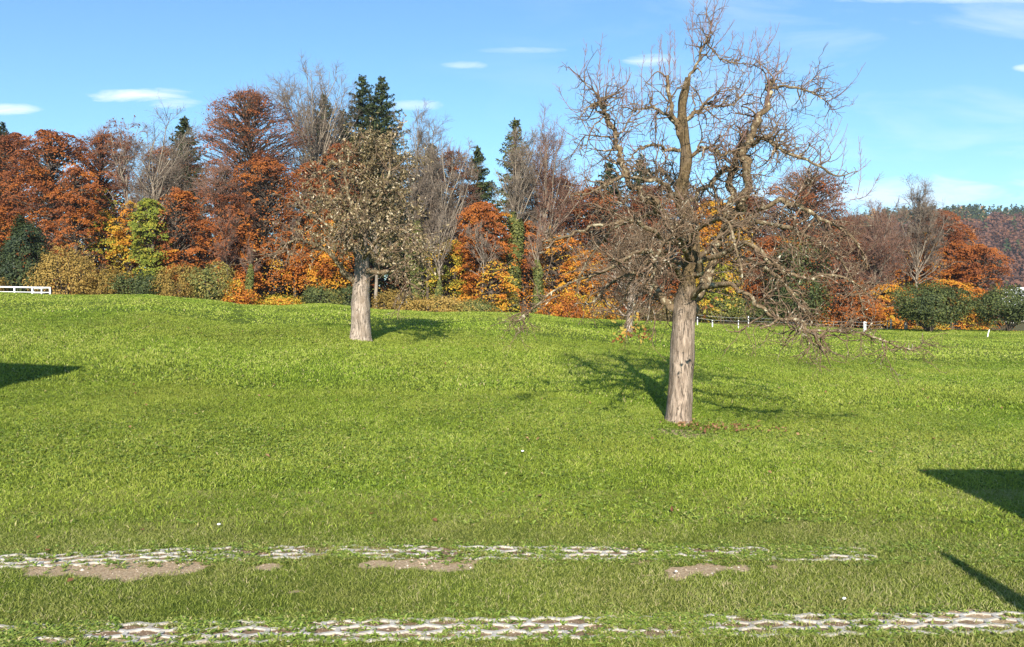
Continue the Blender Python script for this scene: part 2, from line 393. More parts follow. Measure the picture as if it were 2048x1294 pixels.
blades('meadow_grass', 380000, 6.2, 14, .038, .0078, GRASS, 'longer bright green meadow grass around the bare fruit trees', 102, 1.3, .5, tint=(.55, .2), dens=lambda x, y: np.clip((y - 6.3 + .45 * lf(np.stack([x, y, 0 * x], -1), 1.1, 77)) / 1.1, 0, 1))
blades('meadow_grass', 290000, 13.6, 26, .052, .015, GRASS, 'bright green meadow grass halfway up to the crest', 103, 1.2, .5, tint=(.56, .18))
blades('meadow_grass', 240000, 25.5, 60, .05, .036, GRASS, 'smooth sunlit meadow grass along the crest', 104, 1.3, .5, tint=(.58, .15))

def weeds(name, n, ylo, yhi, size, label, seed, dens=None, leaves=7, mat=None):
    r = np.random.default_rng(seed)
    y = np.sqrt(ylo ** 2 + r.uniform(0, 1, n) * (yhi ** 2 - ylo ** 2)); x = r.uniform(-1, 1, n) * (.74 * y + .4)
    if dens is not None:
        k = r.uniform(0, 1, n) < dens(x, y); x, y = x[k], y[k]; n = len(x)
    z = ground(x, y); s = size * r.uniform(.5, 1.3, n)
    V = []; tt = []
    for k in range(leaves):
        a = r.uniform(0, 6.28, n); d = np.stack([np.cos(a), np.sin(a), 0 * a], -1); q = np.stack([-np.sin(a), np.cos(a), 0 * a], -1)
        e = r.uniform(.08, .5, n)[:, None]; c = np.stack([x, y, z + .005], -1); L = s[:, None] * r.uniform(.6, 1.1, (n, 1))
        up = np.array([0, 0, 1.0]); wv = q * L * .17
        p1 = c + d * L * .5 + up * L * e; p2 = c + d * L + up * L * e * r.uniform(.6, 1.4, (n, 1))
        V.append(np.stack([c, p1 + wv, p2, p1 - wv], 1)); tt.append(np.clip(r.normal(.55, .22, n), 0, 1))
    V = np.concatenate(V).reshape(-1, 3); Q = np.arange(len(V)).reshape(-1, 4)
    return tag(mesh(name, V, Q, None, mat or WEED, None, {'tint': np.repeat(np.concatenate(tt), 4)}, False), label, 'weeds', None, 'stuff')
def nearstrip(x, y):
    d = np.minimum(np.abs(y - line_y(x, NEAR)), np.abs(y - line_y(x, FAR)))
    return np.exp(-((d - .15) / .11) ** 2) * .9 * (.35 + .65 * (lf(np.stack([x, y, 0 * x], -1), 2.5, 5) > -.1))
weeds('weeds', 18000, 4.0, 6.6, .036, 'broad leaved weeds and clover creeping over the edges of the paver strips', 201, nearstrip)
weeds('weeds', 42000, 6.7, 14, .05, 'dandelion and clover leaves mixed through the meadow', 202, lambda x, y: np.clip(.5 + .5 * lf(np.stack([x, y, 0 * x], -1), .8, 6), .1, 1))
weeds('weeds', 26000, 14, 27, .08, 'paler broad leaves scattered over the middle of the meadow', 203, lambda x, y: np.clip(.4 + .5 * lf(np.stack([x, y, 0 * x], -1), .5, 8), .05, 1), 6)

def onstrip(x, y):
    P = np.stack([x, y * 1.5, 0 * x], -1); k = 0
    for pts, x1, sd in ((NEAR, 5, 0), (FAR, 2.6, 50)):
        d = np.abs(y - line_y(x, pts)); P2 = P + sd
        k = np.maximum(k, (d < .17) * (x < x1) * np.clip(-.04 + 1.0 * lf(P2, 4.5, 61) + .9 * lf(P2, 12.0, 62), 0, 1))
    return k
weeds('weeds', 90000, 4.0, 6.4, .032, 'grass tufts and weeds grown over parts of the two paver strips', 205, onstrip, 5)
weeds('weeds', 90000, 4.0, 6.4, .030, 'thin grass blades sprouting between the grass pavers', 206, lambda x, y: onstrip(x + .05, y) * .6, 5, LAWN)

# crumbs and pebbles on the bare soil
r_ = np.random.default_rng(55); gxp = r_.uniform(-4.5, 4.5, 60000); gyp = r_.uniform(4.2, 6.4, 60000); kk = (soil(gxp, gyp) > .55) & (r_.uniform(0, 1, 60000) < .5); gxp, gyp = gxp[kk], gyp[kk]; n_ = len(gxp)
sz = r_.gamma(2.0, .0018, n_).clip(.001, .016)[:, None]; cc = np.stack([gxp, gyp, ground(gxp, gyp)], -1); oc = np.array([[1, 0, 0], [0, 1, 0], [-1, 0, 0], [0, -1, 0], [0, 0, .8], [0, 0, -.5]], float)
Vp = cc[:, None] + sz[:, None] * oc[None] * r_.uniform(.6, 1.3, (n_, 6, 1)); tp_ = np.array([[0, 1, 4], [1, 2, 4], [2, 3, 4], [3, 0, 4]])
tag(mesh('soil_crumbs', Vp.reshape(-1, 3), None, (np.arange(n_)[:, None, None] * 6 + tp_[None]).reshape(-1, 3), leaf_mat('crumb', [(0, (.14, .09, .055)), (.6, (.40, .30, .20)), (1, (.62, .56, .48))], 0.0), None, {'tint': np.repeat(r_.uniform(0, 1, n_), 6)}, False), 'sandy crumbs and small pebbles on the bare soil patches', 'soil crumbs', None, 'stuff')

# fallen leaves
n = 260; fx = []; fy = []
for _ in range(n):
    yy = math.sqrt(random.uniform(5.2 ** 2, 24 ** 2)); fx.append(random.uniform(-.6, .66) * yy); fy.append(yy)
for _ in range(210):
    fx.append(2.55 + .12 + abs(random.gauss(0, .75)) - .25); fy.append(12.0 + random.gauss(-.25, .28))
fx = np.array(fx); fy = np.array(fy); C = np.stack([fx, fy, ground(fx, fy) + np.where(fy < 7, .03, .05)], -1)
v, q = cards(C, .05, np.array([0, 0, 1.0]), .45, .7)
FALL = leaf_mat('fallen_leaf', [(0.0, (.12, .05, .03)), (.5, (.22, .11, .05)), (1.0, (.34, .22, .11))], .1)
tag(mesh('fallen_leaves', v, q, None, FALL, None, {'tint': np.repeat(rng.uniform(0, 1, len(C)), 4)}, False), 'dry brown fallen leaves on the grass, thickest under the bare fruit tree', 'fallen leaves', None, 'stuff')

# ------------------------------------------------------------------ bark
def bark_mat(name, lo, hi, scale=1.0, pale=None, moss=None, streak=6.0, bs=.6):
    m, t, out = mat_new(name); p = objc(t)
    n1 = noise(t, mapping(t, p, (14 * scale, 14 * scale, 14 * scale / streak)), 1.6, 6, .7, .4)
    c = ramp(t, n1, [(.3, lo), (.62, hi)])
    sp_ = t.nodes.new('ShaderNodeSeparateXYZ'); t.links.new(p, sp_.inputs[0])
    if moss:
        z0, z1, mc = moss
        f = mth(t, 'DIVIDE', mth(t, 'SUBTRACT', mth(t, 'ADD', sp_.outputs[2], mth(t, 'MULTIPLY', noise(t, p, 5, 3), .8)), z0 + .4), z1 - z0, clamp=True)
        mc2 = ramp(t, noise(t, p, 30, 5, .7), [(.35, tuple(k * .35 for k in mc)), (.65, mc)])
        c = mixc(t, f, c, mc2)
    if pale:
        c = mixc(t, ramp(t, noise(t, p, 13 * scale, 4, .6), [(pale[1], 0.0), (pale[1] + .1, 1.0)]), c, pale[0])
    if moss:      # deep cracks down the old trunks
        cr = noise(t, mapping(t, p, (26, 26, 3.2)), 1.0, 4, .6, 1.2); n1 = mth(t, 'ADD', n1, mth(t, 'MULTIPLY', ramp(t, cr, [(.36, 0.0), (.46, 1.0)]), .8))
        c = mixc(t, ramp(t, cr, [(.34, .55), (.43, 0.0)]), c, (.06, .042, .03))
        kn = ramp(t, noise(t, mapping(t, p, (5, 5, 3)), 1.0, 3, .5), [(.5, 0.0), (.66, .55)]); c = mixc(t, kn, c, (.20, .15, .105))
    principled(t, out, c, .9, n1, bs, .03, .1); return m
OLDBARK = bark_mat('old_bark', (.17, .125, .095), (.47, .37, .285), 1.0, moss=(1.45, 2.1, (.19, .135, .07)), bs=1.0)
OLDBARK2 = bark_mat('old_bark_tan', (.17, .13, .10), (.50, .41, .33), 1.0, moss=(2.1, 3.2, (.20, .15, .09)), bs=1.0)
TWIG = bark_mat('lichen_twig', (.085, .055, .036), (.22, .15, .095), 1.0, ((.56, .52, .40), .585), streak=1.5, bs=.2)
LIMB = bark_mat('lichen_limb', (.06, .042, .026), (.23, .165, .095), 1.0, ((.44, .39, .26), .54), streak=2.0, bs=.8)
WHIP = bark_mat('young_whip', (.17, .095, .085), (.30, .19, .16), 1.0, streak=1.0, bs=.1)
PALEB = bark_mat('pale_bark', (.13, .105, .08), (.32, .265, .20), .35, streak=3, bs=.3)
GREYT = bark_mat('grey_twig', (.105, .08, .062), (.25, .20, .155), .4, streak=2, bs=.1)
REDT = bark_mat('reddish_twig', (.13, .075, .055), (.27, .16, .115), .4, streak=2, bs=.1)
DARKB = bark_mat('dark_bark', (.05, .04, .03), (.13, .10, .075), .35, streak=3, bs=.3)

def rough_tube(mb, pts, K, sides, amp, seed, flare=0):
    """pts rows x,y,z,r ; bumpy tube with ridges"""
    p = spline(pts, K); P = p[:, :3]; R = np.maximum(p[:, 3], .004)
    T = unit(np.gradient(P, axis=0)); ref = np.array([1.0, .1, 0])if abs(T[:, 2].mean()) > .6 else np.array([0, .1, 1.0])
    Xv = unit(np.cross(T, ref)); Yv = np.cross(T, Xv); a = np.arange(sides) * 2 * math.pi / sides
    v = np.zeros((K, sides, 3)); r = np.random.default_rng(seed); ph = r.uniform(0, 6.28, 5)
    s = np.concatenate([[0], np.cumsum(np.linalg.norm(np.diff(P, axis=0), axis=1))])
    for j, aa in enumerate(a):
        m = 1 + amp * (.5 * np.sin(3 * aa + ph[0] + s * 1.1) + .4 * np.sin(5 * aa + ph[1] - s * 1.7) + .35 * np.sin(7 * aa + s * 6 + ph[2]) + .3 * np.sin(2 * aa + s * 9 + ph[3]))
        if flare: m = m + flare * np.exp(-s / .14) * (1 + .5 * math.sin(4 * aa + ph[4]))
        v[:, j] = P + (R * m)[:, None] * (math.cos(aa) * Xv + math.sin(aa) * Yv)
    i = (np.arange(K - 1) * sides)[:, None]; j = np.arange(sides)[None]; j2 = (j + 1) % sides
    mb.add(v.reshape(-1, 3), np.stack([i + j, i + j2, i + sides + j2, i + sides + j], -1).reshape(-1, 4))
    # closed cut end
    e = P[-1] + T[-1] * R[-1] * .15; base = (K - 1) * sides
    mb.V[-1] = np.vstack([mb.V[-1], e]); mb.A[-1] = np.append(mb.A[-1], .5); mb.n += 1
    off = mb.n - (K * sides + 1)
    mb.T.append(np.array([[base + k, base + (k + 1) % sides, K * sides] for k in range(sides)]) + off)
    return P, R
def resam(list_pr, K):
    Ps = []; Rs = []
    for P, R in list_pr:
        q = spline(np.column_stack([P, R]), K); Ps.append(q[:, :3]); Rs.append(np.maximum(q[:, 3], .003))
    return np.array(Ps), np.array(Rs)

# ------------------------------------------------------------------ hero tree
D1 = 12.2
base1 = W(1357, 850, D1); base1[2] = gp(base1[0], base1[1])
hero = empty('fruit_tree', base1, 'large leafless old fruit tree with thick pale trunk and tangled branches, nearest in the meadow', 'tree')
def hp(rows, d0=D1):
    """rows: px, py, depth offset, width px  -> local x,y,z,r"""
    o = []
    for px, py, dd, w in rows:
        p = W(px, py, d0 + dd) - base1; o.append([p[0], p[1], p[2], w / 2 / F * (d0 + dd)])
    return o
LIMBS = [
 [(1357, 862, 0, 52), (1358, 830, 0, 49), (1361, 780, 0, 47), (1364, 720, 0, 46), (1366, 660, 0, 46), (1370, 610, 0, 44), (1377, 560, .02, 38), (1381, 500, .05, 36), (1375, 440, .05, 34), (1366, 390, 0, 31), (1367, 330, 0, 28), (1368, 270, 0, 27), (1370, 230, 0, 24), (1368, 195, 0, 20), (1372, 155, 0, 15)],
 # left shadowed stub at the fork and low left limb
 [(1362, 625, -.02, 26), (1340, 612, .1, 22), (1322, 590, .25, 18), (1300, 560, .4, 15), (1262, 548, .5, 11), (1222, 565, .5, 8), (1190, 600, .4, 6), (1165, 610, .3, 4)],
 # right rear limb that becomes the dark twin leader
 [(1380, 625, .1, 30), (1402, 590, .3, 27), (1420, 540, .5, 25), (1436, 490, .6, 23), (1452, 440, .55, 21), (1464, 390, .5, 19), (1466, 345, .45, 17), (1474, 315, .4, 15), (1486, 285, .4, 13), (1490, 262, .4, 10)],
 # right leader
 [(1448, 455, .55, 18), (1470, 425, .3, 20), (1488, 390, .1, 20), (1495, 350, 0, 20), (1496, 310, 0, 19), (1503, 275, 0, 17), (1520, 240, 0, 15), (1533, 210, 0, 12), (1538, 180, 0, 10), (1540, 160, 0, 7)],
 # left leader, lichened
 [(1372, 480, 0, 22), (1335, 440, -.3, 18), (1300, 405, -.5, 15), (1268, 370, -.6, 14), (1246, 338, -.6, 14), (1240, 310, -.6, 13), (1230, 285, -.6, 12), (1227, 255, -.6, 11), (1215, 235, -.6, 10), (1208, 215, -.6, 10), (1196, 207, -.6, 8), (1180, 212, -.6, 6)],
 # stub left of the crown of the trunk
 [(1362, 275, 0, 14), (1352, 245, -.1, 12), (1345, 215, -.15, 11), (1338, 185, -.15, 9), (1336, 152, -.15, 8)],
 # slender crooked top leader
 [(1372, 165, 0, 8), (1385, 142, 0, 7), (1398, 120, 0, 6), (1404, 98, 0, 6), (1412, 84, 0, 5), (1420, 62, .1, 4), (1424, 42, .1, 3)],
 [(1412, 86, 0, 4), (1425, 98, .1, 4), (1440, 116, .1, 3.5), (1470, 125, .2, 3), (1500, 128, .2, 2.5), (1528, 140, .2, 2)],
 # branches right of the trunk
 [(1372, 240, 0, 12), (1392, 225, .1, 10), (1412, 208, .2, 8), (1440, 215, .2, 6), (1470, 205, .2, 5), (1490, 185, .2, 4)],
 [(1383, 310, 0, 11), (1400, 298, -.1, 9), (1425, 300, -.2, 8), (1445, 308, -.2, 7), (1470, 300, -.1, 5)],
 [(1420, 370, .3, 13), (1440, 345, .3, 12), (1450, 335, .3, 12), (1462, 345, .3, 10)],
 [(1503, 295, 0, 13), (1518, 280, -.2, 11), (1538, 274, -.3, 10), (1553, 292, -.4, 9), (1575, 305, -.5, 9), (1605, 318, -.5, 8), (1640, 335, -.5, 6), (1680, 352, -.4, 4), (1715, 342, -.3, 2.5)],
 [(1538, 178, 0, 7), (1565, 172, -.2, 6), (1600, 178, -.3, 5), (1632, 188, -.3, 4), (1650, 202, -.3, 3), (1664, 216, -.3, 2)],
 # long sweeping right side limbs
 [(1440, 475, .5, 17), (1490, 440, -.1, 14), (1545, 405, -.5, 12), (1590, 410, -.7, 11), (1640, 436, -.8, 9), (1690, 462, -.8, 7), (1720, 500, -.7, 5), (1735, 540, -.6, 3)],
 [(1385, 550, 0, 18), (1430, 515, -.5, 14), (1490, 490, -1.0, 12), (1535, 515, -1.2, 11), (1570, 545, -1.3, 10), (1610, 558, -1.3, 8), (1660, 550, -1.2, 6), (1710, 566, -1.1, 5), (1750, 600, -1.0, 3)],
 [(1384, 600, 0, 18), (1420, 570, -.6, 15), (1465, 575, -1.1, 13), (1505, 598, -1.4, 11), (1545, 632, -1.6, 10), (1575, 638, -1.6, 9), (1605, 648, -1.6, 10), (1628, 672, -1.6, 10), (1655, 662, -1.6, 8), (1685, 658, -1.6, 7), (1730, 668, -1.6, 6), (1770, 684, -1.6, 5), (1810, 698, -1.6, 4), (1836, 696, -1.6, 3), (1848, 682, -1.6, 2)],
 [(1600, 646, -1.6, 6), (1565, 636, -1.7, 7), (1540, 650, -1.8, 6), (1520, 656, -1.8, 4)],
 [(1500, 440, .2, 12), (1570, 455, .8, 10), (1630, 480, 1.3, 8), (1680, 520, 1.5, 6), (1712, 575, 1.6, 4), (1728, 620, 1.6, 3)],
 [(1385, 530, .1, 15), (1430, 505, .8, 12), (1500, 520, 1.4, 10), (1560, 560, 1.8, 8), (1600, 610, 1.9, 5), (1625, 650, 1.9, 3)],
 # left side limbs
 [(1368, 400, 0, 15), (1330, 372, -.4, 12), (1290, 358, -.7, 10), (1250, 352, -.9, 9), (1215, 368, -1.0, 7), (1180, 386, -1.0, 5), (1140, 392, -1.0, 3)],
 [(1372, 500, -.05, 16), (1320, 470, -.6, 13), (1268, 440, -1.0, 11), (1215, 446, -1.2, 9), (1165, 462, -1.3, 8), (1120, 478, -1.3, 6), (1085, 484, -1.3, 4)],
 [(1372, 560, 0, 16), (1330, 520, -.6, 13), (1280, 505, -1.1, 11), (1230, 530, -1.3, 8), (1170, 556, -1.4, 6), (1110, 580, -1.4, 5), (1070, 612, -1.4, 4), (1048, 632, -1.4, 3), (1030, 645, -1.4, 2)],
 [(1372, 450, .1, 14), (1320, 430, .8, 12), (1260, 440, 1.4, 9), (1205, 480, 1.7, 7), (1165, 540, 1.8, 5), (1150, 590, 1.8, 3)],
 [(1374, 540, .1, 14), (1340, 500, .9, 12), (1300, 520, 1.4, 9), (1260, 570, 1.7, 7), (1235, 620, 1.8, 4)],
 # towards the camera and away
 [(1375, 520, -.1, 14), (1360, 480, -.8, 12), (1330, 480, -1.5, 9), (1310, 530, -2.0, 7), (1300, 590, -2.1, 4)],
 [(1375, 500, -.1, 14), (1410, 450, -.9, 12), (1450, 440, -1.6, 9), (1475, 500, -2.0, 7), (1485, 570, -2.1, 4)],
 [(1370, 420, .1, 14), (1400, 380, 1.0, 11), (1420, 370, 1.8, 8), (1440, 400, 2.3, 5)],
 [(1368, 400, .1, 13), (1345, 360, .9, 10), (1320, 340, 1.6, 8), (1290, 350, 2.2, 5)],
 [(1366, 300, 0, 11), (1335, 300, -.3, 9), (1305, 290, -.5, 7), (1275, 300, -.6, 5), (1260, 320, -.6, 3)],
 [(1355, 250, 0, 10), (1330, 228, .2, 8), (1305, 215, .4, 6), (1270, 218, .4, 4), (1240, 214, .3, 3)],
]
tb = MB(); prs = []
for k, rows in enumerate(LIMBS):
    Kk = 60 if k == 0 else max(14, len(rows) * 4)
    q = hp(rows)
    if k:
        q = spline(q, len(q) * 3); rr_ = np.random.default_rng(k); q[1:-1, :3] += rr_.normal(size=(len(q) - 2, 3)) * np.clip(q[1:-1, 3:4] * .5, .008, .032); q[:, 3] *= (.88 if k in (3, 4) else .74) * rr_.uniform(.85, 1.18, len(q)); Kk = len(q) * 2
    else:
        for row in q:
            if row[2] > 1.9: row[3] *= .80
        q = spline(q, 34); w_ = np.clip((q[:, 2] - 1.7) / 1.2, 0, 1); q[:, 0] += .035 * w_ * np.sin(q[:, 2] * 5.1); q[:, 1] += .04 * w_ * np.sin(q[:, 2] * 4.0 + 1); q[:, 3] *= 1 + .10 * w_ * np.sin(q[:, 2] * 13)
    P, R = rough_tube(tb, q, Kk, 20 if k == 0 else 9, .11 if k == 0 else .18, 40 + k, .28 if k == 0 else 0)
    prs.append((P, R))
    if k == 0: tb.build('trunk', OLDBARK, hero); tb = MB()
tb.build('limbs', LIMB, hero)
LP, LR = resam(prs[1:], 24)
wts = np.array([1.0] * len(LP)) * np.linalg.norm(np.diff(LP, axis=1), axis=2).sum(1)
b1P, b1R = grow(LP, LR, 480, (.12, 1), .68, (35, 90), .0, .30, 9, (.015, .005), -.02, ref=.035)
tops = LP[:, :, 2].mean(1) > 2.9
b2P, b2R = grow(b1P, b1R, 1700, (.12, 1), .36, (30, 85), .05, .34, 7, (.0070, .0032), -.01)
b3P, b3R = grow(b2P, b2R, 4600, (.1, 1), .17, (30, 80), .1, .30, 5, (.0040, .0022))
tbr = tb = MB(); tb.tubes(b1P, b1R, 5); tb.tubes(b2P, b2R, 4); tb.tubes(b3P, b3R, 3)
# knobbly fruit spurs on the limbs
spP, spR = grow(LP, LR, 1500, (.1, 1), .09, (50, 100), .1, .5, 4, (.009, .004)); tb.tubes(spP, spR, 4)
# upright water shoots in the top of the crown
hi = b1P[b1P[:, :, 2].mean(1) > 3.0]; hr = b1R[b1P[:, :, 2].mean(1) > 3.0]
upL = [i for i in (2, 3, 4, 5, 6, 7, 8, 9, 11, 12, 28, 29) if i - 1 < len(LP)]
uP, uR = LP[[i - 1 for i in upL]], LR[[i - 1 for i in upL]]
w1, r1 = grow(uP, uR, 110, (.45, .95), .55, (30, 80), .9, .10, 8, (.0062, .0030), .16, .55)
w2, r2 = grow(hi, hr, 170, (.3, 1), .34, (30, 80), .9, .12, 7, (.0055, .0028), .16, .6)
# named whips read off the photograph
named = []
for rows in ([(1165, 215), (1170, 170), (1168, 130), (1174, 85)], [(1195, 205), (1200, 160), (1200, 110), (1206, 65)], [(1213, 205), (1214, 160), (1217, 118)], [(1252, 215), (1254, 170), (1252, 135)],
             [(1285, 210), (1283, 150), (1289, 110)], [(1320, 160), (1318, 110), (1325, 70)], [(1338, 150), (1340, 100), (1340, 48)], [(1350, 160), (1350, 110), (1349, 60)], [(1305, 200), (1302, 130), (1304, 90)],
             [(1388, 125), (1384, 70), (1387, 10), (1390, -30)], [(1412, 84), (1412, 40), (1414, -5), (1412, -40)], [(1420, 62), (1428, 25), (1428, -30)], [(1424, 50), (1445, 20), (1454, -10)], [(1400, 110), (1376, 60), (1372, 32)],
             [(1425, 98), (1445, 75), (1470, 40)], [(1440, 116), (1462, 90), (1465, 60)], [(1525, 160), (1518, 110), (1510, 60)], [(1538, 160), (1534, 110), (1543, 52)], [(1545, 165), (1556, 130), (1558, 98)], [(1500, 170), (1495, 120), (1508, 62)],
             [(1600, 178), (1615, 155), (1622, 132)], [(1632, 188), (1636, 160), (1635, 130)], [(1180, 212), (1150, 225), (1125, 195), (1118, 172)], [(1715, 390), (1722, 340), (1717, 272)], [(1700, 400), (1735, 390), (1760, 348)], [(1690, 358), (1720, 340), (1742, 320)]):
    q = hp([(a, b, -.2 if a < 1300 else 0, 2.6) for a, b in rows]); q = spline(q, 8); q[:, 3] = np.linspace(.0065, .0028, 8); named.append(q)
named = np.array(named); nP, nR = named[:, :, :3], named[:, :, 3]
w3, r3 = grow(nP, nR, 420, (.1, .95), .10, (35, 60), .25, .1, 4, (.0036, .002), .1)
w4, r4 = grow(w1, r1, 320, (.1, .9), .10, (35, 60), .2, .1, 4, (.0034, .002), .1)
tb = MB()
for a, b, s in ((w1, r1, 4), (w2, r2, 4), (nP, nR, 4), (w3, r3, 3), (w4, r4, 3)): tb.tubes(a, b, s)
tb.build('shoots', WHIP, hero)
# the last leaves
lc = []
for (px, py, n_, sp_) in ((1262, 660, 26, 15), (1245, 676, 14, 8), (1285, 672, 10, 8), (1275, 635, 8, 8), (1232, 640, 3, 6), (1290, 560, 5, 14), (1440, 610, 12, 16), (1455, 600, 8, 10), (1415, 620, 5, 10), (1200, 470, 3, 30)):
    for _ in range(n_): lc.append(W(px + random.gauss(0, sp_), py + random.gauss(0, sp_ * .8), D1 - 1.9 + random.uniform(-.15, .15)) - base1)
v, q = cards(np.array(lc), .06, np.array([0, -1.0, .3]), .6, .6, droop=.5)
LAST = leaf_mat('last_leaf', [(0, (.16, .07, .03)), (.4, (.36, .15, .04)), (.75, (.48, .30, .06)), (1, (.30, .30, .06))], .3)
mesh('leaves', v, q, None, LAST, hero, {'tint': np.repeat(rng.uniform(0, 1, len(lc)), 4)}, False)
tb = tbr   # hanging twigs that carry them
for (px, py, dx_, dy_) in ((1300, 585, -38, 78), (1300, 590, -15, 70), (1290, 575, -55, 92), (1302, 600, -25, 30)):
    a = W(px, py, D1 - 1.95) - base1; c = W(px + dx_, py + dy_, D1 - 1.9) - base1
    q = spline([a, (a + c) / 2 + [.03, 0, -.05], c], 8); tb.tubes(q, np.linspace(.006, .003, 8), 4)
for (pts) in ([(1120, 590), (1085, 605), (1050, 628), (1035, 640)], [(1050, 628), (1046, 650), (1046, 664)], [(1600, 650), (1560, 668), (1530, 655)], [(1640, 668), (1660, 700), (1690, 715)], [(1650, 665), (1645, 690), (1665, 705)], [(1722, 668), (1722, 695), (1724, 712)], [(1570, 640), (1565, 690)], [(1270, 600), (1262, 640), (1250, 668)]):
    q = spline([W(a, b, D1 - 1.6) - base1 for a, b in pts], 8); tb.tubes(q, np.linspace(.009, .004, 8), 4)
    c_, r_ = grow(q[None], np.linspace(.008, .004, 8)[None], 9, (.2, 1), .16, (30, 70), -.1, .3, 6, (.004, .0022)); tb.tubes(c_, r_, 3)
tb.build('branches', TWIG, hero)

# ------------------------------------------------------------------ second fruit tree with withered leaves
D2 = 22.0
b = W(722, 675, D2); b[2] = gp(b[0], b[1])
d2 = D2
t2 = empty('fruit_tree', b, 'old fruit tree still carrying shrivelled brown leaves, standing at left centre on the meadow', 'tree')
def hp2(rows, base=b, d0=D2):
    return [[*(W(px, py, d0 + dd) - base), w / 2 / F * d0] for px, py, dd, w in rows]
L2 = [
 [(722, 682, 0, 42), (722, 650, 0, 38), (722, 610, 0, 37), (722, 580, 0, 34), (724, 550, 0, 30), (724, 500, 0, 23), (728, 450, 0, 18), (732, 410, 0, 16), (742, 360, 0, 12), (745, 320, 0, 8), (742, 280, 0, 5)],
 [(712, 570, 0, 22), (690, 548, -.2, 16), (672, 520, -.4, 12), (650, 498, -.6, 10), (620, 485, -.7, 8), (590, 478, -.8, 6), (565, 492, -.8, 5), (550, 510, -.8, 3)],
 [(735, 560, .1, 18), (755, 530, .3, 14), (780, 500, .5, 11), (805, 470, .6, 8), (825, 440, .6, 5)],
 [(730, 540, 0, 16), (765, 545, -.6, 12), (795, 540, -.9, 9), (815, 560, -1, 6), (822, 590, -1, 3)],
 [(720, 520, 0, 14), (690, 470, .3, 12), (665, 420, .4, 9), (650, 380, .4, 6), (640, 350, .4, 4)],
 [(726, 480, 0, 13), (760, 430, .2, 10), (790, 380, .2, 7), (805, 340, .2, 4)],
 [(728, 450, 0, 12), (700, 400, -.3, 9), (690, 350, -.4, 7), (700, 300, -.4, 4)],
 [(730, 430, 0, 10), (770, 380, -.4, 8), (780, 330, -.5, 5), (775, 290, -.5, 3)],
 [(724, 500, 0, 12), (720, 460, -1, 9), (700, 440, -1.5, 6), (690, 480, -1.7, 4)],
 [(724, 500, 0, 12), (740, 450, 1, 9), (760, 430, 1.5, 6), (780, 460, 1.7, 4)],
 [(724, 520, 0, 12), (760, 480, -1, 9), (800, 460, -1.3, 6), (830, 480, -1.4, 4), (838, 530, -1.4, 3)],
 [(705, 500, -.3, 8), (660, 455, -.8, 7), (610, 420, -.9, 5), (590, 395, -.9, 3)],
]
tb = MB(); prs = []
for k, rows in enumerate(L2):
    q = hp2(rows)
    if k:
        q = spline(q, len(q) * 3); q[1:-1, :3] += rng.normal(size=(len(q) - 2, 3)) * .02; q[:, 3] *= .75
    P, R = rough_tube(tb, q, 44 if k == 0 else 24, 16 if k == 0 else 7, .12, 90 + k, .16 if k == 0 else 0); prs.append((P, R))
    if k == 0: tb.build('trunk', OLDBARK2, t2); tb = MB()
tb.build('limbs', LIMB, t2)
LP2, LR2 = resam(prs, 20); LPb = LP2[1:]; LRb = LR2[1:]
c1, q1 = grow(LPb, LRb, 260, (.2, 1), .75, (35, 85), 0, .26, 8, (.018, .007), -.04)
c2, q2 = grow(c1, q1, 1100, (.1, 1), .38, (30, 80), 0, .3, 6, (.008, .005), -.05)
tp, tr_ = grow(LP2[:1], LR2[:1], 40, (.55, 1), .6, (40, 80), .1, .25, 8, (.014, .006), 0)
c3, q3 = grow(np.concatenate([tp]), tr_, 200, (.1, 1), .35, (30, 80), 0, .3, 6, (.008, .005), -.04)
tb = MB()
for a_, b_, s_ in ((c1, q1, 5), (c2, q2, 4), (tp, tr_, 5), (c3, q3, 4)): tb.tubes(a_, b_, s_)
tb.build('branches', TWIG, t2)
src = np.concatenate([c2, c3]); pi = rng.integers(0, len(src), 14000); ki = rng.integers(1, 6, 14000)
C = src[pi, ki] + rng.normal(size=(14000, 3)) * .05
xloc = C[:, 0]; kp = (rng.uniform(0, 1, len(C)) < np.clip((xloc + 1.55) / .7, .06, 1)) & (C[:, 2] > 1.1) & ((C[:, 2] > 2.0) | (rng.uniform(0, 1, len(C)) < .45))
C = C[kp]; v, q = cards(C, .082, np.array([0, -.6, .4]), .8, .45, droop=.45)
mesh('foliage', v, q, None, BRN, t2, {'tint': np.repeat(np.clip(rng.normal(.54, .26, len(C)), 0, 1), 4)}, False)

